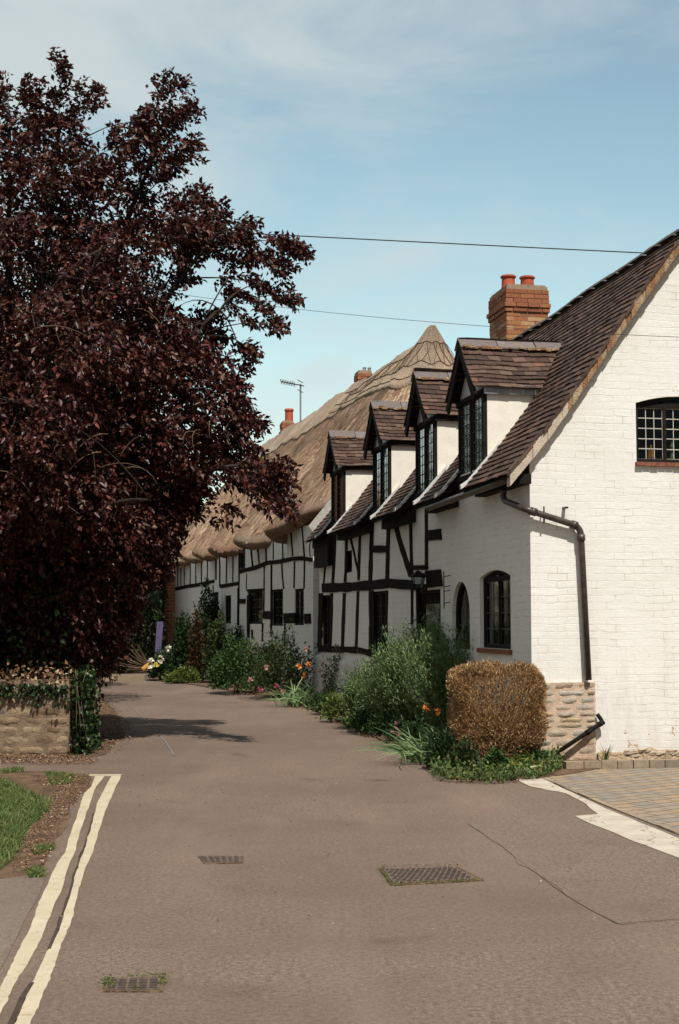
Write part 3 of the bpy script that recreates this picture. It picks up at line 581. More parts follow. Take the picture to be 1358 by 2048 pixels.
# plinth of the timbered part: bulging render base
mb = MB(); ta, tb = 3.9, LEN; n = 60
P = []
for i in range(n+1):
    t = ta+(tb-ta)*i/n; top = float(np.interp(t, [3.9, 6, 8.5, 10.5, 13.4], [.7, .74, .79, .86, .90]))+noise.noise(Vector((t*2, 0, 0)))*.03; fl = .07+.05*(t-ta)/(tb-ta)
    P.append([FA.pt(t, 0, fl+.07), FA.pt(t, top*.5, fl+.02), FA.pt(t, top-.05, fl-.02), FA.pt(t, top, .018), FA.pt(t, top, -.01)])
for a, b in zip(P, P[1:]):
    for k in range(4): mb.face([a[k], b[k], b[k+1], a[k+1]])
mb.build('plinth', simple('rough_render', (.60, .57, .53), .9, .1, var=.14, scale=3, bump=1, bd=.03), TC, smooth=True)
# black box bracket at the far corner
t0, t1, z0, z1 = fo(628, 655, 1077, 1133, .12); mb = MB(); mb.wbox(FA, t0, t1, z0, z1, -.01, .12); mb.build('jetty_bracket', MAT['black'], TC)
# eaves board under the roof, one mesh per stretch
for a0, a1 in zip(cuts[::2], cuts[1::2]):
    mb = MB(); mb.wbox(FA, a0+.02, a1-.02, 3.10+sag(a0), 3.22, .001, .14); mb.build('eaves_board', MAT['black'], TC)
mb = MB(); mb.wbox(FA, .02, LEN, 3.24, 3.46, .003, .05); mb.build('wall_plate', MAT['black'], TC)
# gutter
mb = MB(); pts = [FA.pt(t, 3.16-.012*(t-.3), .24) for t in np.linspace(.15, 3.6, 9)]; mb.tube(pts, .045, 8); mb.build('gutter', MAT['iron'], TC, smooth=True)
# ---- dormers
def dormer(k, d0, d1):
    par = None; tm = (d0+d1)/2; hw = (d1-d0)/2; zb = 3.40; ze = 4.46; zr = 5.16; lw = .0
    # face window is the root part of the dormer
    mb = MB(); ins = .025
    wt = [(d0, ze-.02), (d1, ze-.02), (tm, zr-.10)]
    mb.prism([FA.pt(*p, -.0) for p in wt], FA.n*-.03); root = mb.build('dormer', MAT['infill'], TC)
    window(FA, d0, d1, zb, ze, root, lights=2, cols=4, rows=7, rec=.0, fw=.05, out0=.012, curtain='full', cmat='drape' if k in (0,) else 'curtain' if k == 9 else 'dark', cw=.0085, came='camedark', room=.5)
    # sill and head boards, corner post
    mb = MB(); mb.wbox(FA, d0-.02, d1+.02, zb-.10, zb-.003, -.02, .05); mb.wbox(FA, d0-.02, d1+.02, ze-.035, ze+.02, -.02, .035)
    mb.wbox(FA, d0-.012, d0+.05, zb, ze-.04, -.06, .018); mb.build('dormer_frame', MAT['black'], root)
    # cheeks follow the main roof
    for s, t in ((1, d0), (-1, d1)):
        mb = MB(); ds = [x for x in np.linspace(.0, 1.0, 9)]; top = ze+.01; P = []
        dmax = .0
        for d in np.linspace(0.03, 1.2, 40):
            if roofz(d)+sag(t)*.7 < top: dmax = d
        t = t-.022*s; poly = [FA.pt(t, top, -.03), FA.pt(t, top, -dmax-.06)]+[FA.pt(t, roofz(d)-.03, -d) for d in np.linspace(dmax+.06, .03, 6)]+[FA.pt(t, zb, -.03)]
        mb.prism(poly, FA.d*(.015*s), [(q.y*5, q.z) for q in poly]); mb.build('dormer_cheek', MAT['render'], root)
    # fascia / lead under the eaves
    mb = MB(); mb.prism([FA.pt(d0-.075, ze-.05, .02), FA.pt(d0-.075, ze-.05, -.72), FA.pt(d0-.075, ze+.07, -.80), FA.pt(d0-.075, ze+.07, .02)], FA.d*.04)
    mb.build('dormer_fascia', MAT['lead'] if k == 0 else MAT['black'], root)
    mb = MB(); mb.prism([FA.pt(d1+.075, ze-.05, .02), FA.pt(d1+.075, ze-.05, -.72), FA.pt(d1+.075, ze+.07, -.80), FA.pt(d1+.075, ze+.07, .02)], FA.d*-.04); mb.build('dormer_fascia', MAT['black'], root)
    # roof slopes
    ov = .09; run = hw+ov; rise = zr-ze; sl = math.hypot(run, rise); back = 1.50
    for s in (1, -1):
        def surf(a, b, s=s):
            f = b/sl; f2 = f
            t = tm-s*run*(1-f); z = ze+.04+rise*f-.03*math.sin(math.pi*f)+random.gauss(0, .0015)
            up = (FA.d*(s*run)+Vector((0, 0, rise))).normalized(); nr = (FA.d*(-s*rise)+Vector((0, 0, run))).normalized()
            return FA.pt(t, z+.006*math.sin(a*7+k), .17-a), -FA.n, up, nr
        def skip(a, b, s=s):
            d = a-.17; z = ze+.04+rise*b/sl; return d > 0 and roofz(max(0, d-.10)) > z+.03
        mb = MB(); tiles(mb, surf, 0, .17+back, -.03, sl, w=.165, g_=.102, skip=skip, rag=.007)
        rf = mb.build('dormer_roof', MAT['tile'], root, fix=False)
        mb = MB()     # soffit boards below the tiles
        def zz(f): return ze+.035+rise*f-.03*math.sin(math.pi*f)
        for i in range(8):
            f0, f1 = i/8, (i+1)/8
            def dlim(f): 
                z = zz(f); r = 0
                for d in np.linspace(0, 1.6, 60):
                    if roofz(d) < z: r = d
                return r+.02
            mb.face([FA.pt(tm-s*run*(1-f0), zz(f0), .15), FA.pt(tm-s*run*(1-f1), zz(f1), .15), FA.pt(tm-s*run*(1-f1), zz(f1), -dlim(f1)), FA.pt(tm-s*run*(1-f0), zz(f0), -dlim(f0))])
        mb.build('soffit', MAT['black'], root, fix=False)
        # barge board
        mb = MB(); f = 1.0
        a = (tm-s*(run+.02), ze-.06); b = (tm, zr+.00); c = (tm, zr-.15); e = (tm-s*(run-.09), ze-.14)
        mb.prism([FA.pt(*q, .155) for q in (a, b, c, e)], FA.n*-.03); mb.build('barge_board', MAT['black'], root)
    # ridge tiles
    mb = MB(); q = .18; dl = 1.36
    nseg = 3; ln = (q+dl)/nseg
    for i in range(nseg):
        o0 = q-ln*i; o1_ = o0-ln+.012; hz = zr+.075+random.gauss(0, .006); hw_ = .15; dr_ = .115
        for s in (1, -1):
            A = [FA.pt(tm-s*hw_, hz-dr_*1.15, o0), FA.pt(tm, hz, o0), FA.pt(tm, hz, o1_), FA.pt(tm-s*hw_, hz-dr_*1.15, o1_)]
            mb.prism(A, Vector((0, 0, -.02)))
    mb.build('ridge_tiles', MAT['ridge'], root, fix=True)
    mb = MB()
    for i in range(46):
        o = q-.02-random.random()*(dl+q-.12); s = 1 if random.random() < .8 else -1; zz_ = zr+.075-.14+random.gauss(0, .006)
        r = random.uniform(.012, .028); mb.box(FA.pt(tm-s*(.155+random.gauss(0, .004)), zz_, o), FA.n*r*1.6, FA.d*.018, Vector((0, 0, r*.6)))
    mb.build('ridge_bedding', MAT['mortar'], root)
    # lead flashings down each side onto the main eaves
    for s, t in ((1, d0), (-1, d1)):
        mb = MB(); w = .055 if s > 0 else .10; tt = t-s*.035
        for a, b in zip(np.linspace(-.33, .16, 6)[:-1], np.linspace(-.33, .16, 6)[1:]):
            A = [FA.pt(tt-s*w/2, roofz(a)+.05, -a), FA.pt(tt+s*w/2, roofz(a)+.055, -a), FA.pt(tt+s*w/2, roofz(b)+.055, -b), FA.pt(tt-s*w/2, roofz(b)+.05, -b)]
            mb.prism(A, Vector((0, 0, -.05)))
        mb.build('lead_flashing', MAT['leadlight'], root)
        mb = MB(); tt = t-s*.006     # upright board closing the cut eaves
        poly = [FA.pt(tt, zb-.06, .02), FA.pt(tt, 3.14, .28), FA.pt(tt, roofz(-.28)+.02, .28), FA.pt(tt, roofz(0)+.03, .0), FA.pt(tt, zb-.06, -.02)]
        mb.prism(poly, FA.d*(-s*.02)); mb.build('eaves_end_board', MAT['black'], root)
for k, (a, b) in enumerate(DORM): dormer(k, a, b)
# ---- chimneys
def brick_course(mb, W, t0, t1, o0, o1, z, h, odd, bl=.22, bw=.105, gap=.010):
    def run(a0, a1, f):
        n = max(1, round((a1-a0)/bl)); st = (a1-a0)/n; xs = [a0+i*st for i in range(n+1)]
        if odd: xs = [a0]+[x-st/2 for x in xs[1:]]+[a1]
        for a, b in zip(xs, xs[1:]):
            if b-a > .03: f(a+gap/2, b-gap/2)
    j = lambda: random.gauss(0, .0022)
    run(t0, t1, lambda a, b: mb.wbox(W, a, b, z+gap/2, z+h-gap/2, o1-bw, o1+j())); run(t0, t1, lambda a, b: mb.wbox(W, a, b, z+gap/2, z+h-gap/2, o0+j(), o0+bw))
    run(o0+bw*.02, o1-bw*.02, lambda a, b: mb.wbox(W, t0+j()-.001, t0+bw, z+gap/2, z+h-gap/2, a, b)); run(o0, o1, lambda a, b: mb.wbox(W, t1-bw, t1+j()+.001, z+gap/2, z+h-gap/2, a, b))
def chimney(parent, W, w, d, z0, z1, pots, mats=('brick', 'redbrick'), corbel=3, h=.075, capcourses=5, name='chimney'):
    mb = MB(); z = z0; k = 0; nc = int((z1-z0)/h)
    core = MB(); core.wbox(W, .006, w-.006, z0, z1-.01, -d+.006, -.006)
    lo = MB(); hi = MB()
    for k in range(nc):
        fromtop = nc-1-k; ex = 0
        if fromtop < capcourses: ex = .012
        if fromtop in (3, 4): ex = .04 if fromtop == 3 else .02
        tgt = hi if fromtop < capcourses else lo
        brick_course(tgt, W, -ex, w+ex, -d-ex, ex, z0+k*h, h, k % 2)
    c = lo.build(name, MAT[mats[0]], parent); hi.build('corbelled_cap', MAT[mats[1]], c); core.build('mortar_core', MAT['brickmortar'], c)
    mb = MB(); mb.wbox(W, .03, w-.03, z1-.03, z1+.02, -d+.03, -.03); mb.build('flaunching', MAT['brickmortar'], c)
    for (pt_, po, r, hh, mt) in pots:
        mb = MB(); lathe(mb, W.pt(pt_, z1, po), [(r*1.02, 0), (r*.98, .03), (r*.93, hh*.8), (r*1.0, hh*.82), (r*1.13, hh*.84), (r*1.13, hh*.93), (r*1.0, hh*.96), (r*.98, hh), (r*.8, hh), (r*.78, hh-.1)], 20)
        mb.build('chimney_pot', MAT[mt], c, smooth=False)
    return c
Yc = 22.7; pl = PY(1013, 600, Yc); pr = PY(1101, 600, Yc); ztop = PY(1057, 569, Yc).z
FC = Frame(pl[:2], FG.d, FG.n); cw_ = (pr-pl).length*.99; print('chimney', pl, pr, ztop)
chimney(TC, FC, cw_, .95, 5.0, ztop, [(cw_*.16, -.25, .115, .21, 'pot'), (cw_*.62, -.25, .115, .21, 'pot')])
# ---- pipes
def pipe(name, pts, r, collars, parent, mat='iron'):
    mb = MB(); mb.tube(pts, r, 12)
    for c, d in collars:
        d = Vector(d).normalized(); mb.tube([Vector(c)-d*.035, Vector(c)+d*.035], r*1.28, 12)
    return mb.build(name, MAT[mat], parent, smooth=True)
def arcp(a, b, c, r=.09, n=6):
    a, b, c = map(Vector, (a, b, c)); p = b+(a-b).normalized()*r; q = b+(c-b).normalized()*r
    return [p.lerp(b, t/n).lerp(b.lerp(q, t/n), t/n) for t in range(n+1)]
p0 = FA.pt(*FA.pix(1006, 966, .12), .12); p0 = Vector((p0.x, p0.y, 3.12)); p1 = Vector((p0.x, p0.y, FA.pix(1008, 1000, .12)[1])); 
cor = FG.pt(-.07, FG.pix(1050, 1019, .09)[1], .09); q1 = FG.pt(*FG.pix(1161, 1054, .07), .07); q2 = FG.pt(*FG.pix(1177, 1360, .07), .07)
pts = [p0]+arcp(p0, p1, cor)+arcp(p1, cor, q1, .05)+arcp(cor, q1, q2, .10)+[q2]
dp = pipe('downpipe', pts, .037, [(p1+Vector((0, 0, .12)), (0, 0, 1)), (p0, (0, 0, 1)), (cor.lerp(q1, .12), q1-cor), (cor.lerp(q1, .88), q1-cor), (q1.lerp(q2, .07), q2-q1)], TC)
mb = MB(); c = cor.lerp(q1, .32); mb.tube([c, c+Vector((0, 0, .1))], .009, 6); mb.tube([c-Vector((0, 0, .09)), c], .012, 6); mb.wbox(FG, .38, .42, c.z+.08, c.z+.1, .0, .1); mb.build('pipe_bracket', MAT['iron'], dp)
r0 = FG.pt(*FG.pix(1194, 1428, .05), .05); r1 = FG.pt(*FG.pix(1206, 1444, .08), .08); r2 = FG.pt(*FG.pix(1108, 1509, .16), .16)
pipe('waste_pipe', [r0]+arcp(r0, r1, r2, .05)+[r2], .024, [(r1.lerp(r2, .04), r2-r1), (r1.lerp(r2, .3), r2-r1)], TC, 'black')
# ---- stone corner and rubble footing
def stone(mb, W, t, z, w, h, o, dep=.05):
    nx, nz = 5, 4; g_ = {}
    ph = random.uniform(0, 99)
    for j in range(nz+1):
        for i in range(nx+1):
            u = i/nx*2-1; v = j/nz*2-1; k = (1-abs(u)**4)*(1-abs(v)**4); e = noise.noise(Vector((u*1.3+ph, v*1.3, 1)))
            lim = 1-.10*(abs(u)**2*abs(v)**2); g_[i, j] = W.pt(t+u*w/2*lim+e*.012, z+v*h/2*lim+noise.noise(Vector((u*1.3, v+ph, 5)))*.012, o+dep*(k**.3)*(.7+.6*e) if k > 0 else o+.002)
    for j in range(nz):
        for i in range(nx):
            i0 = len(mb.v); mb.v += [tuple(g_[i, j]), tuple(g_[i+1, j]), tuple(g_[i+1, j+1]), tuple(g_[i, j+1])]; mb.f.append((i0, i0+1, i0+2, i0+3)); mb.uv += [(0, 0)]*4
def rubble(W, t0, t1, z0, z1, o, mat, mort, parent, name, row=(.055, .11), wid=(.12, .36), dep=.019, back=.05, endcut=None):
    mb = MB(); z = z0
    while z < z1-.02:
        h = random.uniform(*row); h = min(h, z1-z); t = t0+random.uniform(-.02, .0)
        while t < t1:
            w = random.uniform(*wid); w = min(w, t1-t+.02)
            if w > .04 and h > .025: stone(mb, W, t+w/2, z+h/2, w-.012, h*random.uniform(.82, .98)-.004, o, dep*random.uniform(.7, 1.3))
            t += w+random.uniform(.004, .02)
        z += h
    o_ = mb.build(name, mat, parent, fix=False); bm = bmesh.new(); bm.from_mesh(o_.data); bmesh.ops.remove_doubles(bm, verts=bm.verts, dist=1e-4)
    bmesh.ops.recalc_face_normals(bm, faces=bm.faces)
    for f in bm.faces: f.smooth = True
    bm.to_mesh(o_.data); bm.free()
    mm = MB(); mm.wbox(W, t0-.01, t1+.008, z0-.02, z1-.005, -.02, o+.006); mm.build('mortar', mort, o_); return o_
ts1 = FG.pix(1189, 1430, .03)[0]; ts0 = -.02; zs1 = FG.pix(1140, 1364, .03)[1]
rubble(FG, ts0, ts1, 0, zs1, .028, MAT['stone'], MAT['lime'], TC, 'stone_quoin')
mb = MB(); n = 60; top = []
for i in range(n+1):
    t = ts1+.03+(3.9-ts1)*i/n; h = .10+.05*noise.noise(Vector((t*2.5, 0, 0)))+.03*noise.noise(Vector((t*9, 2, 0)))+.05*max(0, (t-1.1)/3); top.append((t, h))
for (a, ha), (b, hb) in zip(top, top[1:]):
    o = .045+.02*noise.noise(Vector((a*8, 1, 1))); mb.face([FG.pt(a, 0, o+.03), FG.pt(b, 0, o+.03), FG.pt(b, hb*.8, o), FG.pt(a, ha*.8, o)]); mb.face([FG.pt(a, ha*.8, o), FG.pt(b, hb*.8, o), FG.pt(b, hb, .001), FG.pt(a, ha, .001)])
mb.build('rubble_footing', simple('rubble_footing', (.42, .31, .21), .95, .1, var=.3, scale=6, bump=1, bd=.04), TC)
mb = MB(); 
for i in range(16): t = random.uniform(ts1+.1, 2.6); stone(mb, FG, t, random.uniform(.05, .12), random.uniform(.08, .2), random.uniform(.04, .08), .05, .03)
mb.build('footing_stones', MAT['stone'], TC, fix=False)
# ---- lantern and iron bracket
LN = tuple(FA.pix(836, 1162, .16)); mb = MB(); t, z = LN
def ring(mb, t, z, o, r, z2, r2):
    a = [FA.pt(t-r, z, o-r), FA.pt(t+r, z, o-r), FA.pt(t+r, z, o+r), FA.pt(t-r, z, o+r)]; b = [FA.pt(t-r2, z2, o-r2), FA.pt(t+r2, z2, o-r2), FA.pt(t+r2, z2, o+r2), FA.pt(t-r2, z2, o+r2)]
    for k in range(4): mb.face([a[k], a[(k+1) % 4], b[(k+1) % 4], b[k]])
    mb.face(a); mb.face(b[::-1])
ring(mb, t, z+.07, .16, .10, z+.15, .012); ring(mb, t, z+.055, .16, .09, z+.072, .105); ring(mb, t, z-.12, .16, .055, z-.10, .06); ring(mb, t, z-.155, .16, .015, z-.12, .04)
for sx_ in (-1, 1):
    for sy_ in (-1, 1): mb.tube([FA.pt(t+sx_*.055, z-.10, .16+sy_*.055), FA.pt(t+sx_*.08, z+.06, .16+sy_*.08)], .007, 5)
mb.tube([FA.pt(t, z+.14, .16), FA.pt(t, z+.2, .16), FA.pt(t, z+.2, .0)], .009, 6); ln = mb.build('wall_lantern', MAT['black'], TC)
mb = MB(); ring(mb, t, z-.10, .16, .05, z+.055, .074); mb.build('lantern_glass', MAT['glass'], ln)
t, z = FA.pix(888, 1180, .09); mb = MB(); mb.tube([FA.pt(t, z-.25, .09), FA.pt(t, z+.25, .09)], .008, 5)
for zz_ in (-.18, -.02, .04, .18): mb.tube([FA.pt(t, z+zz_, .09), FA.pt(t, z+zz_+.02, .0)], .006, 5)
mb.build('iron_bracket', MAT['black'], TC)
# ================================================================== THATCHED COTTAGE
TH = empty('thatched_cottage', (FB.pt(0, 0).x, FB.pt(0, 0).y, 0), 'long white cottage with black timber framing under a steep thatched roof', 'house')
RO = FB.pt(.42, 0, -2.84); RD = FB.d; RN = FB.n            # ridge start, ridge direction, towards the street
RZ = 7.45; SL = 1.19; RL = 17.2
LOBES = [FB.pix(x, y, .5)[0]-.42 for x, y in ((533, 1060), (473, 1080), (418, 1104), (388, 1112), (362, 1125))]
print('lobes', LOBES)
def bulge(s):
    v = 0
    for c in LOBES:                                         # rises slowly from the far side and drops sharply on the near side of each recess
        pass
    cs = sorted(LOBES)
    for i, c in enumerate(cs):
        nxt = cs[i+1] if i+1 < len(cs) else c+2.2
        if s >= c and s < nxt: f = (s-c)/(nxt-c); g_ = lambda x: max(0, min(1, x))**2*(3-2*max(0, min(1, x))); return 1-g_(f/.08) if f < .08 else g_((f-.42)/.5)
    return 1.0
def reach(s): return 3.25
def Hr(r, s=0.0): return RZ-.12+.032*(17.2-s)*max(0, 1-r/3.4)-SL*r+.10*math.sin(min(1, r/3.2)*math.pi)
def thatch_surface(rings, anchors, name, mat, parent, dz=0.0):
    pass
V = []; UV = []; NS = 46; cols = []
# outline walk: front side far -> near, hip round the near end, back side near -> far
walk = []
for s in np.arange(RL, 0.0, -.07): walk.append((s, 0.0, 'F'))
for a in np.linspace(0, 180, 40): walk.append((0.0, float(a), 'H'))
for s in np.arange(.25, RL, .4): walk.append((s, 180.0, 'B'))
grid = []
def outdir(a): return (RN*math.cos(R(a))-RD*math.sin(R(a)))
def thatch_col(s, a, kind):
    hip = math.sin(R(a)) if kind == 'H' else 0.0
    near = math.exp(-(s/1.1)**2) if kind != 'H' else 1
    rmax = 3.25-.95*(near*.25+hip*.75) if kind != 'B' else 3.25-.24*near
    kx = 1-.45*hip; o = outdir(a); base = RO+RD*s; col = []
    for j in range(NS+1):
        f = j/NS; r = rmax*f; z = Hr(r, s)
        b = 0
        if kind == 'F':
            w = max(0, min(1, (r-1.0)/1.0)); w = w*w*(3-2*w); q_ = bulge(s); b = (.20*q_*(1-math.exp(-(s/1.2)**2))-.52*(1-q_))*w
        z += .14*math.exp(-(s/.7)**2 if kind != 'H' else 0)*math.exp(-r*1.35)
        p = base+o*(r*kx+b*.85); p.z = z+(.5*b if b > 0 else -.02*b)
        q = noise.noise(p*.8)*.09+noise.noise(p*3)*.025
        p += (o*.7+Vector((0, 0, .7)))*q; col.append((p, s*1.0-a*.02, r*1.5))
    # rounded thick eave turning underneath
    p, u, v = col[-1]; dn = (o*.64-Vector((0, 0, .77))).normalized(); nin = (-o*.77-Vector((0, 0, .64))).normalized(); th = .34
    for k, (x, y) in enumerate(((.05, .04), (.07, .12), (.04, .22), (-.02, .31), (-.12, .36), (-.4, .36), (-.9, .34))):
        col.append((p+dn*x+nin*y, u, v+.1*(k+1)))
    return col
grid = [thatch_col(*w) for w in walk]
mb = MB(); nr = len(grid[0])
vi = []
for c in grid:
    row = []
    for p, u, v in c: row.append(len(mb.v)); mb.v.append(tuple(p))
    vi.append(row)
for i in range(len(grid)-1):
    for j in range(nr-1):
        mb.f.append((vi[i][j], vi[i+1][j], vi[i+1][j+1], vi[i][j+1])); mb.uv += [(grid[i][j][1], grid[i][j][2]), (grid[i+1][j][1], grid[i+1][j][2]), (grid[i+1][j+1][1], grid[i+1][j+1][2]), (grid[i][j+1][1], grid[i][j+1][2])]
thr = mb.build('thatched_roof', MAT['thatch'], TH, smooth=True)
# raised ridge cap with laced hazel rods
def cap_col(s, a, kind, lift):
    hip = math.sin(R(a)) if kind == 'H' else 0; u = (s if kind != 'H' else -a*.02)
    sc_ = .80+.025*math.sin(u*5.2)+.06*noise.noise(Vector((u*3, 1, 0))); kx = 1-.45*hip; o = outdir(a); base = RO+RD*s; out = []
    if kind == 'H' : sc_ = 1.0+.05*math.sin(a*.12)
    elif s < 1.4: sc_ = 1.0-(s/1.4)*.18+.02*math.sin(u*5.2)
    n = 14
    for j in range(n+1):
        r = sc_*j/n; z = Hr(r, s)+.14*math.exp(-(s/.7)**2 if kind != 'H' else 0)*math.exp(-r*1.35)+lift
        p = base+o*(r*kx); p.z = z; q = noise.noise(p*.8)*.09+noise.noise(p*3)*.025; p += (o*.7+Vector((0, 0, .7)))*q; out.append(p+o*lift*.8)
    e = out[-1]; out.append(e-(o*.7+Vector((0, 0, .7)))*(lift*1.5)); return out
wk = [(s, 0.0, 'F') for s in np.arange(RL, 0, -.08)]+[(0.0, float(a), 'H') for a in np.linspace(0, 180, 40)]+[(s, 180.0, 'B') for s in np.arange(.2, RL, .3)]
mb = MB(); cg = [cap_col(*w, .032) for w in wk]; nr = len(cg[0])
for c in cg: mb.v += [tuple(p) for p in c]
for i in range(len(cg)-1):
    for j in range(nr-1):
        mb.f.append((i*nr+j, (i+1)*nr+j, (i+1)*nr+j+1, i*nr+j+1)); u0 = wk[i][0]-wk[i][1]*.02; u1 = wk[i+1][0]-wk[i+1][1]*.02; mb.uv += [(u0, j*.07), (u1, j*.07), (u1, j*.07+.07), (u0, j*.07+.07)]
cap = mb.build('ridge_cap', MAT['ridgethatch'], thr, smooth=True)
mb = MB()
for fr_ in (4, 9, 12): 
    pts = [c[fr_]+Vector((0, 0, .006))+outdir(w[1])*.006 for c, w in zip(cg, wk)]; mb.tube([q_ for q_, w in zip(pts, wk) if w[2] == 'H' or w[0] < 6], .009, 4)
for i in range(0, len(cg)-8, 7):
    o = outdir(wk[i][1])*.012+Vector((0, 0, .014))
    if wk[i][2] == 'B': break
    if wk[i][0] > 5.5: continue
    mb.tube([cg[i][4]+o, cg[i+2][6]+o, cg[i+5][9]+o], .008, 4); mb.tube([cg[i][9]+o, cg[i+3][6]+o, cg[i+5][4]+o], .008, 4)
mb.build('hazel_lacing', MAT['hazel'], thr)
# loose straw lying down the slope, so that the surface is combed rather than smooth
GA = np.array([[tuple(p) for p, _, _ in c[:NS+3]] for c, w in zip(grid, walk) if w[2] != 'B']); ns_ = 60000
ii = rng.integers(0, len(GA)-1, ns_); jj = rng.integers(2, NS-1, ns_); fu = rng.uniform(0, 1, (ns_, 1)); Q = GA[ii, jj]*(1-fu)+GA[ii+1, jj]*fu; T = GA[ii, jj+3]-GA[ii, jj]; T /= np.linalg.norm(T, axis=1, keepdims=True)
Sd = GA[ii+1, jj]-GA[ii, jj]; Sd /= np.maximum(1e-6, np.linalg.norm(Sd, axis=1, keepdims=True)); Nn = np.cross(Sd, T); Nn *= np.sign(Nn[:, 2:3]+1e-9); T = T+Sd*rng.normal(0, .10, (ns_, 1)); l_ = rng.uniform(.10, .34, (ns_, 1)); w_ = rng.uniform(.005, .012, (ns_, 1)); h_ = rng.uniform(.004, .03, (ns_, 1))
clus = np.array([noise.noise(Vector(q)*1.6)+noise.noise(Vector(q)*5)*.5 for q in Q]); kp = clus > -.35; Q, T, Sd, Nn, l_, w_, h_ = Q[kp], T[kp], Sd[kp], Nn[kp], l_[kp], w_[kp], h_[kp]; ns_ = len(Q)
V_ = np.stack([Q-Sd*w_+Nn*.003, Q+Sd*w_+Nn*.003, Q+T*l_+Sd*w_*.5+Nn*h_, Q+T*l_-Sd*w_*.5+Nn*h_], 1).reshape(-1, 3)
so_ = raw('straw_ends', V_, np.arange(ns_)[:, None]*4+np.array([[0, 1, 2, 3]]), island('straw', [(0, (.22, .12, .07)), (.5, (.43, .28, .185)), (.85, (.58, .44, .32)), (1, (.70, .56, .43))], .9, .1, 8, .3), thr)
# walls
WLEN = 16.9
def fb(x0, x1, yt, yb): 
    ta, tb = sorted((FB.pix(x0, yt)[0], FB.pix(x1, yt)[0])); xm = (x0+x1)/2; return ta, tb, FB.pix(xm, yb)[1], FB.pix(xm, yt)[1]
def c4(*p): return [(320+x/3.994, 1000+y/3.994) for x, y in p]
def r4(x0, x1, y0, y1): return fb(320+x0/3.994, 320+x1/3.994, 1000+y0/3.994, 1000+y1/3.994)
wins = [r4(700, 822, 722, 990), r4(897, 983, 712, 1005), r4(1075, 1150, 708, 1000), r4(519, 568, 762, 985), r4(636, 682, 390, 548), r4(436, 455, 470, 640)]
door = r4(432, 468, 735, 1150); door = (door[0], door[1], .15, door[3])
wall(FB, [(0, 0), (WLEN, 0), (WLEN, 3.50), (0, 3.62)], [outline(*w) for w in wins]+[outline(*door)], .05, MAT['wall'], TH, 'front_wall')
FE = Frame(FB.pt(0, 0)[:2], -FB.n, -FB.d); wall(FE, [(0, 0), (5.5, 0), (5.5, 3.8), (3.6, 5.9), (2.9, 6.0), (2.2, 5.9), (.35, 3.7), (0, 3.3)], [], 0, MAT['wall'], TH, 'gable_wall')
FE2 = Frame(FB.pt(WLEN, 0)[:2], -FB.n, FB.d); wall(FE2, [(0, 0), (5.5, 0), (5.5, 3.8), (2.8, 6.9), (0, 3.8)], [], 0, MAT['wall'], TH, 'gable_wall')
wall(FB, [(0, 0), (WLEN, 0), (WLEN, 3.75), (0, 3.75)], [], 0, MAT['wall'], TH, 'back_wall').location = tuple(FB.n*-5.5)
for i, w in enumerate(wins): window(FB, *w, TH, lights=2 if i < 4 else 1, cols=2, rows=4, rec=.03, fw=.05, curtain='sides' if i < 3 else None, cw=.012)
mb = MB(); n = 5
for k in range(n): a = door[0]+.04+k*(door[1]-door[0]-.08)/n; mb.wbox(FB, a+.004, a+(door[1]-door[0]-.08)/n-.004, door[2], door[3]-.04, -.08, -.045)
dd = mb.build('door', MAT['timber'], TH); mb = MB(); mb.wbox(FB, door[0], door[0]+.038, door[2], door[3], -.09, -.01); mb.wbox(FB, door[1]-.038, door[1], door[2], door[3], -.09, -.01); mb.build('door_frame', MAT['black'], dd)
TB = [(c4((120, 710), (200, 693), (300, 677), (430, 648)), 6.5), (c4((475, 690), (540, 680), (625, 665)), 6.5), (c4((630, 572), (760, 540), (860, 500), (950, 492), (1050, 470), (1130, 465), (1212, 478)), 8), (c4((622, 808), (680, 808)), 9), (c4((820, 918), (892, 920)), 15), (c4((984, 945), (1076, 942)), 20), (c4((1150, 948), (1200, 946)), 22), (c4((690, 722), (832, 712)), 4)]
for p, w in TB: timber(FB, p, w, TH, out=.02, name='timber_beam')
TP = [((725, 330), (728, 430), (738, 530), 2.8), ((775, 305), (780, 400), (790, 508), 2.3), ((840, 270), (843, 380), (846, 490), 2.6), ((900, 250), (902, 380), (902, 475), 1.6), ((972, 230), (977, 340), (979, 470), 1.8), ((1040, 205), (1048, 330), (1058, 450), 2), ((1128, 180), (1140, 310), (1150, 450), 2.2), ((470, 415), (476, 540), (475, 690), 2.2), ((530, 395), (530, 530), (527, 665), 1.8), ((580, 375), (581, 520), (579, 655), 1.8),
      ((140, 540), (140, 620), (140, 700), 1.3), ((165, 530), (165, 620), (165, 698), 1.3), ((192, 520), (192, 600), (192, 692), 1.3), ((240, 505), (240, 600), (238, 682), 1.4), ((284, 490), (283, 590), (284, 676), 1.4), ((330, 470), (329, 570), (330, 668), 1.5), ((376, 455), (377, 560), (374, 660), 1.5),
      ((630, 400), (629, 620), (625, 1000), 2.3), ((830, 530), (829, 700), (826, 890), 2), ((888, 515), (887, 700), (886, 1090), 3.2), ((970, 505), (975, 610), (986, 712), 2.2), ((1072, 490), (1070, 600), (1068, 705), 2.2), ((1151, 480), (1150, 600), (1147, 708), 2.2), ((704, 760), (704, 900), (704, 1100), 6), ((818, 985), (816, 1050), (815, 1130), 2.6), ((995, 990), (994, 1080), (993, 1170), 2.4), ((620, 700), (619, 830), (617, 1000), 1.8), ((690, 590), (688, 650), (686, 715), 1), ((1200, 320), (1192, 380), (1196, 450), 1), ((422, 680), (424, 800), (424, 1000), 1.6), ((733, 1035), (734, 1075), (735, 1120), 3)]
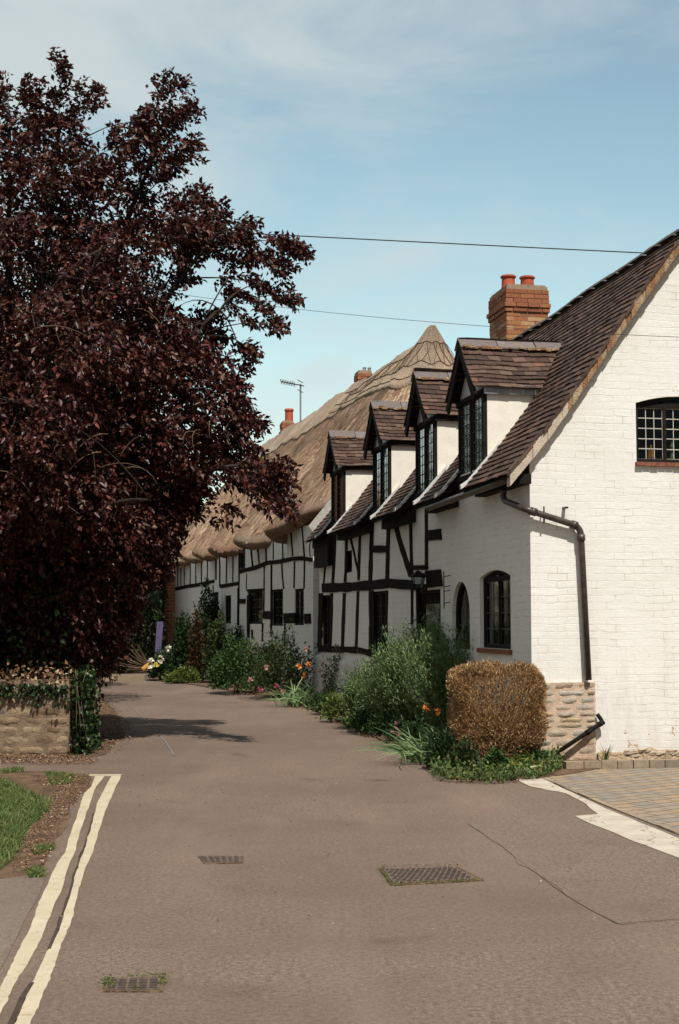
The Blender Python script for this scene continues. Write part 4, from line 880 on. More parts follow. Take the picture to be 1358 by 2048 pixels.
for a, b, c, w in TP: timber(FB, c4(a, b, c), w, TH, wob=.12)
mb = MB(); mb.prism([PY(617, 1052, 29.45), PY(629, 1067, 29.45), PY(664, 1026, 29.45), PY(664, 994, 29.45)], Vector((0, .06, 0))); mb.build('gable_board', simple('weathered_board', (.45, .43, .40), .8, .1), TH)
# far chimneys and the aerial
for (xl, xr, yt, Y, dpt, pots) in [(558, 588, 842, 44.5, .5, [(.24, -.2, .135, .42, 'pot')]), (709, 745, 741, 38.5, .5, [(.22, -.2, .05, .13, 'steel'), (.36, -.2, .05, .13, 'steel')])]:
    a = PY(xl+7, yt, Y); b = PY(xr, yt, Y); f_ = Frame(a[:2], FG.d, FG.n); chimney(TH, f_, (b-a).length, dpt, 6.4, a.z, pots, mats=('redbrick', 'redbrick'), capcourses=2, h=.085)
b = PY(601, 850, 43); t_ = PY(601, 768, 43); mb = MB(); mb.tube([Vector((b.x, b.y, 6.2)), t_], .028, 6)
ae = mb.build('television_aerial', MAT['steel'], TH); mb = MB(); e0 = PY(608, 772, 43); e1 = PY(562, 763, 42.6); mb.tube([e0, e1], .018, 5)
for k in range(9):
    c = e0.lerp(e1, .42+.58*k/8); u = Vector((.06, .9, 0)).normalized(); mb.tube([c-u*.16+Vector((0, 0, .045)), c+u*.16-Vector((0, 0, .045))], .011, 5)
for dz in (-.18, .12): mb.tube([e0.lerp(e1, .12)+Vector((-.1, -.3, dz)), e0.lerp(e1, .2)+Vector((.1, .3, dz))], .012, 5)
mb.build('aerial_elements', simple('dark_metal', (.05, .05, .055), .5, .4), ae)
# ================================================================== FAR BRICK HOUSE
BH = empty('brick_house', (-6.5, 48, 0), 'red brick house with tiled roof beyond the far end of the thatched cottage', 'house')
FH = Frame((-10.5, 47.6), (1, 0), (0, -1)); rbm = M('far_brick', .85, .2); v = rbm.coord('UV'); bt = rbm.n('ShaderNodeTexBrick'); bt.inputs['Scale'].default_value = 1; bt.inputs['Brick Width'].default_value = .26; bt.inputs['Row Height'].default_value = .11; bt.inputs['Mortar Size'].default_value = .014
bt.inputs['Color1'].default_value = (.34, .11, .05, 1); bt.inputs['Color2'].default_value = (.24, .07, .035, 1); bt.inputs['Mortar'].default_value = (.35, .24, .16, 1); rbm.l(v, bt.inputs['Vector']); rbm.col(bt.outputs['Color'])
wl = 5.2
hw = (.6, 1.6, 1.0, 2.1)
wall(FH, [(0, 0), (wl, 0), (wl, 4.3), (0, 4.3)], [outline(*hw)], .06, rbm.m, BH, 'wall'); window(FH, *hw, BH, lights=2, cols=2, rows=3, curtain=None)
FH2 = Frame((-10.5+wl, 47.6), (0, 1), (1, 0)); wall(FH2, [(0, 0), (6, 0), (6, 4.3), (3, 7), (0, 4.3)], [], 0, rbm.m, BH, 'wall')
mb = MB()
def fs(a, b): l = math.hypot(3.3, 3.0); return Vector((-10.7+a, 47.3+3.3*b/l, 4.05+3.0*b/l)), Vector((1, 0, 0)), Vector((0, 3.3/l, 3/l)), Vector((0, -3/l, 3.3/l))
tiles(mb, fs, 0, wl+.4, 0, math.hypot(3.3, 3), w=.3, g_=.17, lift=.03)
mb.build('roof', island('red_tile', [(0, (.20, .07, .045)), (1, (.32, .12, .07))]), BH, fix=False)
mb = MB(); mb.prism([Vector((-10.7, 53.9, 4.05)), Vector((-5.1, 53.9, 4.05)), Vector((-5.1, 50.6, 7.04)), Vector((-10.7, 50.6, 7.04))], Vector((0, 0, -.08))); mb.build('back_roof_slope', MAT['tile'], BH)
mb = MB(); p = PY(325, 1200, 47.4); mb.tube([(p.x, 47.5, 0), (p.x, 47.5, 4.0)], .06, 8); mb.build('downpipe', MAT['black'], BH)
# purple-blue board leaning in the shrubs
a = PY(308, 1320, 43.2); b = PY(319, 1320, 43.2); c = PY(327, 1243, 43.5); d = PY(314, 1243, 43.5)
mb = MB(); mb.prism([Vector((a.x, a.y, .2)), Vector((b.x, b.y, .2)), c, d], Vector((0, .05, 0))); o = mb.build('board', simple('purple_paint', (.055, .045, .11), .6, .3, var=.15), None)
tag(o, 'narrow purple-blue board leaning among the shrubs at the bend of the road', 'board')
mb = MB(); a = G(283, 1352); u = Vector((.5, .25, .32)).normalized()
rings = []
for k, (f, r) in enumerate([(0, .02), (.03, .06), (.2, .08), (.38, .07), (.42, .02)]): rings.append((a+u*f+Vector((0, 0, .18)), r))
for (p, r), (q, s) in zip(rings, rings[1:]): mb.tube([p, q], r, 10, s)
tag(mb.build('tipped_flowerpot', simple('orange_pot', (.42, .21, .05), .7, .3), None), 'small orange-yellow object lying tipped over on the far kerb', 'pot')
# ================================================================== OVERHEAD WIRES
wm = simple('wire', (.03, .03, .035), .6, .3)
def wire(a, b, sagm, r, label):
    pts = [a.lerp(b, t)+Vector((0, 0, -sagm*4*t*(1-t))) for t in np.linspace(0, 1, 40)]; mb = MB(); mb.tube(pts, r, 5); o = mb.build('overhead_wire', wm, None, smooth=True); tag(o, label, 'wire', 'overhead wires')
wire(PY(-700, 402, 30), PY(1560, 519, 27), .03, .012, 'upper overhead wire crossing the sky from the plum tree to the roof ridge')
wire(PY(-500, 395, 21), PY(2100, 690, 10.5), .55, .0025, 'lower overhead wire passing just above the dormers and in front of the gable')
# ================================================================== GARDEN WALL, LEFT
xe = G(139, 1509).x; Yw = G(60, 1510).y
GW = empty('garden_wall', (xe-1, Yw, 0), 'low old stone garden wall on the left topped with ivy and dead leaves', 'wall')
FW = Frame((xe-7.5, Yw), (1, 0), (0, -1)); top = .86
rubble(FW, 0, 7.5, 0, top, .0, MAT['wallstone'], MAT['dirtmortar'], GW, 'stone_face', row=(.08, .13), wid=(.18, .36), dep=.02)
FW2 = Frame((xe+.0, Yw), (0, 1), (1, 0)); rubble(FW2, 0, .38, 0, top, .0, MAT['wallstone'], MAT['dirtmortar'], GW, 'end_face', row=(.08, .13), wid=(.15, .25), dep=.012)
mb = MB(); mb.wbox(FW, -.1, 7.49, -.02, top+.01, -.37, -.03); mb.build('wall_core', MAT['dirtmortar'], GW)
# ================================================================== VEGETATION
def unit(a): return a/np.maximum(1e-9, np.linalg.norm(a, axis=-1, keepdims=True))
def leaves(name, P, D, ln, wd, mat, parent=None, fold=.35, up=.5):
    n = len(P); D = unit(D); Z = np.zeros((n, 3)); Z[:, 2] = up; Nn = unit(Z+rng.normal(0, .6, (n, 3))); S = unit(np.cross(D, Nn)); Nn = np.cross(S, D)
    ln = ln*rng.uniform(.65, 1.25, (n, 1)); wd = wd*rng.uniform(.7, 1.2, (n, 1))
    a = P; m = P+D*ln*.45+Nn*ln*.02; l = m+S*wd/2+Nn*wd*fold*.5; r = m-S*wd/2+Nn*wd*fold*.5; t = P+D*ln-Nn*ln*.12
    V = np.stack([a, l, t, r], 1).reshape(-1, 3); i = np.arange(n)[:, None]*4; Fc = np.concatenate([i+np.array([[0, 1, 2]]), i+np.array([[0, 2, 3]])], 1).reshape(-1, 3)
    return raw(name, V, Fc, mat, parent)
def blades(name, P, D, bend, ln, wd, mat, parent=None, seg=4):   # ribbons: D start direction, bend vector added with the square of the length
    n = len(P); D = unit(D); ln = ln*rng.uniform(.6, 1.15, (n, 1)); wd = np.broadcast_to(wd, (n, 1)) if np.ndim(wd) else np.full((n, 1), wd); S = unit(np.cross(D, rng.normal(0, 1, (n, 3)))); V = []
    for k in range(seg+1):
        f = k/seg; c = P+D*ln*f+bend*ln*f*f; w = wd*(1-f**2.2)*.5+wd*.03; V += [c-S*w, c+S*w]
    V = np.stack(V, 1).reshape(-1, 3); i = np.arange(n)[:, None]*(2*seg+2)
    Fc = np.concatenate([i+np.array([[2*k, 2*k+1, 2*k+3, 2*k+2]]) for k in range(seg)], 1).reshape(-1, 4); return raw(name, V, Fc, mat, parent)
def tubes(name, lines, radii, mat, parent=None, n=4):
    mb = MB()
    for l, r in zip(lines, radii): mb.tube(l, r[0], n, r[1])
    return mb.build(name, mat, parent, smooth=True, fix=False)
LM = {
 'plum': leafmat('plum_leaf', [(0, (.016, .004, .0035)), (.45, (.043, .010, .008)), (.74, (.098, .025, .020)), (.90, (.135, .054, .040)), (.985, (.10, .055, .028)), (1, (.26, .06, .035))], .16, .45, .35),
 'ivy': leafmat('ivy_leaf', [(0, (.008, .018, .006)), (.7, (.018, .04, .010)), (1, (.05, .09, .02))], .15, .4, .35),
 'shadegreen': leafmat('shade_tinted_leaf', [(0, (.006, .012, .004)), (.7, (.014, .026, .008)), (1, (.05, .05, .015))], .1),  # near-black green: shade cast by neighbouring trees is put into this leaf colour
 'green': leafmat('shrub_leaf', [(0, (.020, .045, .012)), (.5, (.035, .08, .020)), (1, (.07, .13, .035))], .2),
 'deep': leafmat('deep_green_leaf', [(0, (.012, .03, .010)), (.6, (.022, .05, .015)), (1, (.045, .085, .025))], .2),
 'rose': leafmat('rose_leaf', [(0, (.018, .035, .012)), (.6, (.035, .065, .018)), (.85, (.07, .10, .03)), (1, (.12, .07, .03))], .2),
 'yellowgreen': leafmat('yellow_green_leaf', [(0, (.05, .08, .015)), (.5, (.10, .14, .03)), (1, (.20, .21, .06))], .25),
 'feather': leafmat('feathery_stem', [(0, (.05, .09, .028)), (.5, (.12, .19, .068)), (.85, (.18, .26, .11)), (1, (.24, .30, .16))], .15),
 'brown': leafmat('dead_hedge_leaf', [(0, (.15, .065, .02)), (.4, (.35, .20, .085)), (.75, (.55, .35, .17)), (1, (.78, .58, .34))], .15),
 'rust': leafmat('rust_leaf', [(0, (.04, .016, .008)), (.5, (.085, .028, .014)), (.8, (.03, .05, .015)), (1, (.13, .06, .02))], .2),
 'strap': leafmat('strap_leaf', [(0, (.08, .15, .06)), (.6, (.17, .27, .11)), (1, (.32, .40, .20))], .25, .4, .35),
 'straplime': leafmat('lime_strap_leaf', [(0, (.08, .13, .02)), (.6, (.16, .22, .04)), (1, (.30, .26, .07))], .25, .4, .35),
 'mat': leafmat('ground_cover_leaf', [(0, (.035, .065, .018)), (.6, (.085, .135, .038)), (.9, (.16, .21, .07)), (1, (.22, .15, .06))], .2),
 'grass': leafmat('grass_blade', [(0, (.05, .09, .02)), (.6, (.11, .17, .045)), (1, (.25, .26, .10))], .25),
 'litter': leafmat('fallen_leaf', [(0, (.10, .05, .03)), (.6, (.20, .11, .06)), (.9, (.34, .24, .15)), (1, (.5, .42, .32))], 0, .8, .1),
 'petalpink': leafmat('pink_petal', [(0, (.60, .30, .30)), (1, (.80, .55, .50))], .3), 'petalwhite': leafmat('white_petal', [(0, (.7, .68, .6)), (1, (.85, .82, .7))], .3),
 'petalorange': leafmat('orange_petal', [(0, (.70, .22, .05)), (1, (.85, .38, .10))], .3), 'petalmagenta': leafmat('magenta_petal', [(0, (.50, .08, .20)), (1, (.70, .25, .38))], .3), 'petalyellow': leafmat('yellow_petal', [(0, (.7, .55, .08)), (1, (.85, .75, .3))], .3)}
t_ = LM['brown'].node_tree; pb_ = t_.nodes['Principled BSDF']; src = pb_.inputs['Base Color'].links[0].from_socket; tc_ = t_.nodes.new('ShaderNodeTexCoord'); nz_ = t_.nodes.new('ShaderNodeTexNoise'); nz_.inputs['Scale'].default_value = 3.2; nz_.inputs['Detail'].default_value = 5; t_.links.new(tc_.outputs['Object'], nz_.inputs['Vector']); rp_ = t_.nodes.new('ShaderNodeValToRGB'); rp_.color_ramp.elements[0].position = .36; rp_.color_ramp.elements[0].color = (.42, .42, .40, 1); rp_.color_ramp.elements[1].position = .62; mm_ = t_.nodes.new('ShaderNodeMix'); mm_.data_type = 'RGBA'; mm_.blend_type = 'MULTIPLY'; mm_.inputs['Factor'].default_value = 1; t_.links.new(nz_.outputs[0], rp_.inputs[0]); t_.links.new(src, mm_.inputs['A']); t_.links.new(rp_.outputs[0], mm_.inputs['B']); t_.links.new(mm_.outputs['Result'], pb_.inputs['Base Color'])
MAT['bark'] = simple('bark', (.045, .033, .027), .9, .15, var=.4, scale=7, bump=1, bd=.03)
MAT['twig'] = simple('bare_twig', (.15, .10, .07), .85, .15, var=.3, scale=9)
MAT['deadtwig'] = simple('dead_twig', (.34, .20, .10), .85, .15, var=.3, scale=9)
# ---------------------------------------------------------------- the purple plum
TY = 18.6
SIL = [(-560, 520), (-480, 330), (-330, 200), (-180, 170), (-60, 190), (-25, 215), (0, 165), (22, 205), (45, 200), (84, 215), (105, 205), (128, 220), (140, 215), (165, 225), (178, 262), (212, 305), (236, 285), (262, 245), (290, 235), (318, 245), (338, 245), (375, 245), (378, 275), (382, 330), (352, 350), (398, 350), (430, 385), (452, 400), (448, 425), (478, 440), (492, 470), (470, 490), (430, 498), (402, 520), (392, 556), (420, 572), (440, 600), (470, 640), (468, 670), (500, 715), (490, 740), (508, 790), (528, 835), (520, 855), (498, 870), (530, 900), (602, 935), (585, 975), (590, 1030), (560, 1040), (540, 1015), (480, 1005), (445, 1055), (405, 1020), (372, 1050), (350, 1095), (365, 1120), (340, 1140), (300, 1160), (270, 1230), (240, 1300), (215, 1345), (175, 1350), (120, 1335), (0, 1325), (-560, 1290)]
SPR = [([(525, 478), (570, 468), (600, 485), (620, 505), (604, 540), (580, 535), (545, 510)], 34), ([(485, 505), (530, 500), (560, 540), (588, 590), (575, 605), (540, 580), (500, 560)], 48), ([(455, 575), (500, 585), (545, 625), (562, 655), (545, 662), (500, 640), (465, 620)], 34), ([(480, 430), (500, 422), (512, 450), (500, 500), (472, 480)], 20), ([(478, 685), (515, 690), (512, 720), (488, 715)], 12), ([(440, 500), (460, 500), (475, 560), (450, 570)], 12),
       ([(96, 215), (100, 150), (108, 103), (130, 108), (134, 150), (118, 215)], 17), ([(305, 245), (318, 140), (360, 150), (392, 190), (398, 235), (380, 250)], 42), ([(40, 210), (48, 155), (76, 150), (78, 210)], 18), ([(135, 220), (140, 165), (185, 165), (216, 188), (190, 222)], 20), ([(262, 260), (266, 235), (300, 200), (310, 245)], 22), ([(222, 310), (218, 255), (240, 240), (250, 290)], 10), ([(-20, 220), (-5, 135), (12, 150), (20, 215)], 14), ([(372, 345), (385, 250), (398, 265), (390, 340)], 8)]
def inpoly(px, py, poly):
    c = np.zeros(len(px), bool); j = len(poly)-1
    for i in range(len(poly)):
        xi, yi = poly[i]; xj, yj = poly[j]; c ^= ((yi > py) != (yj > py)) & (px < (xj-xi)*(py-yi)/(yj-yi+1e-12)+xi); j = i
    return c
def edgedist(px, py, poly):
    d = np.full(len(px), 1e9)
    for i in range(len(poly)):
        a = np.array(poly[i-1], float); b = np.array(poly[i], float); ab = b-a; t = np.clip(((px-a[0])*ab[0]+(py-a[1])*ab[1])/(ab@ab), 0, 1); d = np.minimum(d, np.hypot(px-a[0]-t*ab[0], py-a[1]-t*ab[1]))
    return d
def pix2w(px, py, Y):
    u = (px-679)/F; v = (1024-py)/F; dy = cp-v*sp; dz = sp+v*cp; k = Y/dy; return np.stack([u*k, Y, CAMZ+dz*k], 1)
EL = []
def crown_pts(n, poly, cap=2.9):
    EL.clear()
    out = []
    while sum(len(o) for o in out) < n:
        px = rng.uniform(-560, 630, n); py = rng.uniform(95, 1360, n); k = inpoly(px, py, poly); px, py = px[k], py[k]
        e = edgedist(px, py, SIL if poly is SIL else poly); hd = np.minimum(cap, .25+e*TY/F*1.15); lob = np.array([noise.noise(Vector((a/170, b/130, 1.7))) for a, b in zip(px, py)]); hd = hd*(1+.55*lob)
        q = rng.uniform(-1, 1, len(px)); q = np.sign(q)*np.abs(q)**.6; Y = TY+q*hd
        # clumps and gaps
        W = pix2w(px, py, np.full(len(px), TY)); W[:, 1] = Y; Y = Y-1.3*np.clip((px-430)/120, 0, 1)*np.clip((py-820)/100, 0, 1); W = pix2w(px, py, Y)
        nzv = np.array([noise.noise(Vector(w)*.95)+.5*noise.noise(Vector(w)*2.4) for w in W]); keep = (nzv > -.28+rng.uniform(-.15, .15, len(W))) | (e < 6)
        keep &= (e > 70) | (nzv > -.12+.002*np.maximum(0, 70-e)*.5) | (e < 5); keep &= (poly is not SIL) | (e > 16) | (rng.uniform(0, 1, len(W)) < .22); keep &= rng.uniform(0, 1, len(W)) < np.where(py < 430, .65, 1); EL.append(e[keep]); out.append(W[keep])
    return np.concatenate(out)[:n]
ctr = np.array([-4.4, TY, 3.6])
TR = empty('purple_plum_tree', (-4.5, TY+.4, 0), 'large dark purple-leaved plum tree overhanging the garden wall and the lane', 'tree')
C1 = crown_pts(9000, SIL); E1 = np.concatenate(EL)[:9000]; C2 = np.concatenate([crown_pts(k, s, .35) for s, k in SPR])
def sprays(C, nl, ln, size, name, E=None):
    m = len(C); out = unit(C-ctr+rng.normal(0, 1.1, (m, 3))); out[:, 2] = out[:, 2]*.6-rng.uniform(-.1, .55, m); out = unit(out)
    L_ = rng.uniform(.7, 1.2, (m, 1))*ln
    if E is not None: L_ *= np.clip(.5+E/110, .5, 1.1)[:, None]
    P, D = [], []; side = rng.normal(0, 1, (m, 3)); side = unit(np.cross(out, side))
    for k in range(nl):
        f = (k+.5)/nl; p = C+out*L_*(f-.5)+np.array([0, 0, -1])*L_*.35*f*f; s = side*(1 if k % 2 else -1)+rng.normal(0, .45, (m, 3)); P.append(p+s*.012+rng.normal(0, .018, (m, 3))); D.append(out*.55+s*.75+np.array([0, 0, -.45]))
    return np.concatenate(P), np.concatenate(D), out, L_
P1, D1, O1, L1 = sprays(C1, 24, .46, .08, 'a', E1); P2, D2, O2, L2 = sprays(C2, 20, .26, .08, 'b')
leaves('crown', np.concatenate([P1, P2]), np.concatenate([D1, D2]), .086, .050, LM['plum'], TR)
# trunk, limbs and branches
def bez(a, b, c, n=8): return [(a.lerp(b, t).lerp(b.lerp(c, t), t)) for t in np.linspace(0, 1, n)]
tb = Vector((-4.5, TY+.4, -.1)); fk = Vector((-4.4, TY+.2, 1.7))
tubes('trunk', [[tb, Vector((-4.52, TY+.38, .5)), Vector((-4.42, TY+.3, 1.2)), fk]], [(.26, .19)], MAT['bark'], TR, 10)
limbs = []
for (x, y, Y) in [(120, 260, TY), (330, 260, TY+.3), (430, 470, TY-.6), (440, 620, TY-.5), (-150, 300, TY+.5), (-380, 520, TY), (480, 930, TY-.8), (200, 500, TY-2.0), (60, 800, TY-2.2), (330, 760, TY+1.8), (20, 260, TY-.5), (-300, 900, TY-.5), (300, 1000, TY-2)]:
    e = PY(x, y, Y); limbs.append(bez(fk+Vector((random.uniform(-.1, .1), random.uniform(-.1, .1), random.uniform(-.3, .4))), fk.lerp(e, .45)+Vector((0, 0, .9)), e, 14))
for l in limbs: tubes('limb', [l], [(.11, .018)], MAT['bark'], TR, 6)
allp = np.array([tuple(p) for l in limbs for p in l]); br = []; rad = []
idx = rng.choice(len(C1), 300, replace=False)
for c in list(C1[idx])+list(C2[::12]):
    d = np.linalg.norm(allp-c, axis=1); a = Vector(allp[np.argmin(d+rng.uniform(0, 1.3, len(d)))]); c = Vector(c)
    if (a-c).length > 1.7: continue
    br.append(bez(a, a.lerp(c, .5)+Vector((0, 0, .25)), c, 6)); rad.append((.014, .003))
tubes('branches', br, rad, MAT['bark'], TR, 4)
tw = []; tr_ = []
for (x, y) in [(150, 890), (90, 930), (210, 880), (240, 920), (60, 650), (120, 720), (420, 820), (180, 960), (250, 1000), (110, 1010), (390, 880), (270, 590), (330, 640), (440, 870), (200, 620), (350, 480), (60, 1000)]:
    for k in range(2):
        d_ = edgedist(np.array([float(x)]), np.array([float(y)]), SIL)[0]; a = PY(x+random.uniform(-25, 25), y+random.uniform(-25, 25), TY-min(2.9, .25+d_*TY/F*1.15)-.05); l = random.uniform(.25, .6); v = Vector((random.uniform(-1, 1), random.uniform(-.5, .3), random.uniform(-.3, 1))).normalized()
        tw.append(bez(a, a+v*l*.6+Vector((0, 0, .12)), a+v*l+Vector((random.uniform(-.1, .2), 0, -.12)), 6)); tr_.append((.008, .003))
tubes('bare_twigs', tw, tr_, MAT['twig'], TR, 4)
# ---------------------------------------------------------------- generic shrubs
def ground_at(px, py): p = G(px, py); return p, p.y/F
def blob(n, c, r, hollow=.55, clump=.5, seed=0, flat=True):
    out = []
    while sum(len(o) for o in out) < n:
        v = unit(rng.normal(0, 1, (n, 3))); q = rng.uniform(hollow**3, 1, (n, 1))**(1/3)
        if flat: v[:, 2] = np.abs(v[:, 2])*1.0-.0
        s = np.array([1+clump*noise.noise(Vector(x)*2.2+Vector((seed, 0, 0)))+clump*.5*noise.noise(Vector(x)*5+Vector((seed, 7, 0))) for x in v])[:, None]
        w = v*q*s*np.array(r)+np.array(c); out.append(w)
    return np.concatenate(out)[:n], None
def shrub(name, label, cat, px, py, w, h, mat, n=2500, ls=(.06, .03), depth=None, hollow=.45, clump=.45, group=None, off=0, dirup=.4, stems=8, z0=.02, smat=None, hold=None):
    """px,py: pixel of its foot; w,h: pixel width and height"""
    p, s = ground_at(px, py); W_, H_ = w*s, h*s; D_ = depth or W_*.8; c = (p.x, p.y+D_*.5+off, z0)
    e = empty(name, (c[0], c[1], 0), label, cat, group)
    P, _ = blob(n, (c[0], c[1], z0+H_*.10), (W_/2, D_/2, H_*.86), hollow, clump, px)
    ctr_ = np.array([c[0], c[1], z0+H_*.3]); D = unit(P-ctr_)+rng.normal(0, .7, P.shape); D[:, 2] += dirup
    leaves('foliage', P, D, ls[0], ls[1], mat, e)
    base = Vector((c[0], c[1], 0)); ls_ = [bez(base+Vector((random.uniform(-.08, .08), random.uniform(-.08, .08), 0)), base+Vector((0, 0, H_*.5)), Vector(P[random.randrange(len(P))]), 6) for _ in range(stems)]
    tubes('stems', ls_, [(.012, .004)]*stems, MAT['bark'] if not smat else smat, e, 4); return e, P, s
def flower(parent, p, r, mat, n=12, name='flower'):
    P = np.repeat(np.array([tuple(p)]), n, 0); D = rng.normal(0, 1, (n, 3)); D[:, 1] -= .5; D[:, 2] += .3; return leaves(name, P, D, r*1.5, r*1.3, LM[mat], parent, .2)
def straps(name, label, cat, px, py, n, lenpx, mat, w=.025, spread=.6, droop=.55, base=.12, lean=(0, 0), seg=6, off=0):
    p, s = ground_at(px, py); L_ = lenpx*s; B = np.array([p.x, p.y+off, .02])+rng.normal(0, 1, (n, 3))*np.array([base, base, 0]); a = rng.uniform(0, 2*math.pi, n)
    D = np.stack([np.cos(a)*spread+lean[0], np.sin(a)*spread+lean[1], np.ones(n)], 1); D += rng.normal(0, .15, D.shape); bend = np.stack([np.cos(a)*spread*.5+lean[0]*.6, np.sin(a)*spread*.5, -np.full(n, droop)], 1)*rng.uniform(.4, 1.3, (n, 1))
    e = empty(name, (p.x, p.y+off, 0), label, cat); blades('leaves', B, D, bend, L_, w, mat, e, seg); return e, p, s
# feathery bush, tall: many upright fine stems
def feather(name, label, px, py, w, h, n, off, mat='feather', leafy=True, lean=-.25):
    p, s = ground_at(px, py); W_, H_ = w*s, h*s; e = empty(name, (p.x, p.y+off, 0), label, 'shrub')
    a = rng.uniform(0, 2*math.pi, n); q = np.sqrt(rng.uniform(0, 1, n)); bx = np.cos(a)*q; by = np.sin(a)*q
    B = np.stack([p.x+bx*W_*.28, p.y+off+by*W_*.25, np.full(n, .03)+rng.uniform(0, .3, n)*H_], 1); D = np.stack([bx*.55+lean*rng.uniform(0, .4, n), by*.4, np.ones(n)], 1)+rng.normal(0, .10, (n, 3))
    fall = (1-q**2*.55)[:, None]; nz_ = np.array([1+.25*noise.noise(Vector((x*2.5, y*2.5, 0))) for x, y in B[:, :2]])[:, None]
    ln = H_*fall*nz_; ln = (H_*fall*nz_-B[:, 2:3])*rng.uniform(.75, 1.12, (n, 1))
    bend = np.stack([bx*.15, by*.15, -np.full(n, .05)], 1)
    Du = unit(D); seg = 5; S = unit(np.cross(Du, rng.normal(0, 1, (n, 3)))); V = []
    for k in range(seg+1):
        f = k/seg; c = B+Du*ln*f+bend*ln*f*f; wv_ = .006*(1-f*.7); V += [c-S*wv_/2, c+S*wv_/2]
    V = np.stack(V, 1).reshape(-1, 3); i = np.arange(n)[:, None]*(2*seg+2); raw('stems', V, np.concatenate([i+np.array([[2*k, 2*k+1, 2*k+3, 2*k+2]]) for k in range(seg)], 1).reshape(-1, 4), LM[mat], e)
    P, DD = [], []
    for k in range(16):
        f = rng.uniform(.12, 1, (n, 1)); P.append(B+Du*ln*f+bend*ln*f*f+rng.normal(0, .012, (n, 3))); DD.append(Du*.9+rng.normal(0, .5, (n, 3)))
    leaves('foliage', np.concatenate(P), np.concatenate(DD), .06, .016, LM[mat], e); return e, p, s
# ---- bed in front of the cottages, near to far
# dead box hedge, clipped square
p, s = ground_at(1000, 1520); hx0, hx1 = 1.20, 2.19; hy0 = 14.95; hw_, hh = hx1-hx0, 1.10; hd_ = .90; hc = Vector(((hx0+hx1)/2, hy0+hd_/2, 0))
e = empty('dead_hedge', tuple(hc), 'square clipped hedge turned dry golden brown beside the white gable corner', 'hedge')
n = 38000; q = rng.uniform(-1, 1, (n, 3)); ax = rng.integers(0, 3, n); sg = np.sign(rng.uniform(-1, 1, n)); dpt = 1-np.abs(rng.normal(0, .14, n)); q[np.arange(n), ax] = sg*dpt
pw = np.power(np.sum(np.abs(q)**3.8, 1), 1/3.8)[:, None]; q = q/np.maximum(pw, .85)*np.clip(np.abs(pw), 0, 1)
nzv = np.array([noise.noise(Vector(x)*2.1)*.10+noise.noise(Vector(x)*6)*.05 for x in q])[:, None]; q = q*(1+nzv)
P = np.stack([hc.x+q[:, 0]*hw_/2*(1+.04*q[:, 2]), hc.y+q[:, 1]*hd_/2, .60+q[:, 2]*.50], 1); k = (nzv[:, 0]+rng.normal(0, .02, n) > -.075) & (P[:, 2] > .27+.10*np.sin(P[:, 0]*5)) | (rng.uniform(0, 1, n) < .18); P = P[k]
D = unit(P-np.array([hc.x, hc.y, .3]))+rng.normal(0, .6, P.shape); D[:, 2] += .5
leaves('foliage', P, D, .036, .010, LM['brown'], e)
ls_, rr = [], []
for i in range(420):
    t = Vector(P[random.randrange(len(P))]); b_ = Vector((hc.x+random.uniform(-.35, .35)*hw_, hc.y+random.uniform(-.3, .3)*hd_, random.uniform(0, .25))); m = b_.lerp(t, .6)+Vector((0, 0, -.05)); x = (t-m).normalized(); ls_.append(bez(b_, m, t+x*.04, 5)); rr.append((.007, .002))
for i in range(160):
    t = Vector(P[random.randrange(len(P))]); x = (t-Vector((hc.x, hc.y, .4))).normalized()+Vector((0, 0, .3)); ls_.append([t-x*.08, t+x*random.uniform(.02, .07)+Vector((random.gauss(0, .02), 0, 0))]); rr.append((.003, .0015))
tubes('twigs', ls_, rr, MAT['deadtwig'], e, 4)
# ground cover
edge = [(1122, 1546), (1080, 1562), (1000, 1569), (930, 1569), (874, 1562), (860, 1545), (900, 1525), (1000, 1518), (1060, 1500), (1095, 1490), (1125, 1520)]
ep = [G(*q_) for q_ in edge]; pp = []
while len(pp) < 6500:
    x = random.uniform(.8, 3.0); y = random.uniform(13, 18); 
    if inpoly(np.array([x]), np.array([y]), [(a.x, a.y) for a in ep])[0]: pp.append((x, y, .02+abs(random.gauss(0, .05))*(1+.8*noise.noise(Vector((x*4, y*4, 0))))))
P = np.array(pp); D = rng.normal(0, .7, P.shape); D[:, 2] += .8
o = leaves('ground_cover', P, D, .045, .028, LM['mat']); tag(o, 'low green leafy ground cover spilling over the road edge below the dead hedge', 'ground cover', kind='stuff')
straps('strap_leaved_plant', 'lime green strap-leaved plant growing in front of the dead hedge', 'plant', 1035, 1549, 30, 88, LM['straplime'], .028, .7, .75, .12)
fe, fp, fs_ = straps('crocosmia', 'clump of pale green arching blades with orange blooms left of the dead hedge', 'plant', 872, 1530, 120, 128, LM['strap'], .022, .55, .55, .17, lean=(-.25, -.2), off=.25)
for (x, y) in [(851, 1418), (876, 1424)]: flower(fe, PY(x, y, fp.y+.2), .035, 'petalorange')
feather('feathery_bush', 'tall feathery grey-green bush filling the bed left of the dead hedge', 850, 1482, 250, 240, 2300, .9)
feather('feathery_bush', 'darker feathery bush standing against the wall below the arched window', 918, 1500, 150, 262, 1100, 1.15, lean=0)
feather('feathery_bush', 'low grey-green feathery bush below the drooping timber sill, nearest the lane', 760, 1465, 150, 140, 1000, .55)
e, P, s_ = shrub('flowering_plant', 'tall leafy plant with white flowers rising before the cottage door', 'plant', 840, 1440, 75, 195, LM['green'], 900, (.07, .03), .5, .2, .5, off=1.2)
for (x, y) in [(819, 1246), (845, 1247), (871, 1246), (873, 1252), (834, 1252)]: flower(e, PY(x, y, e.location.y), .03, 'petalwhite')
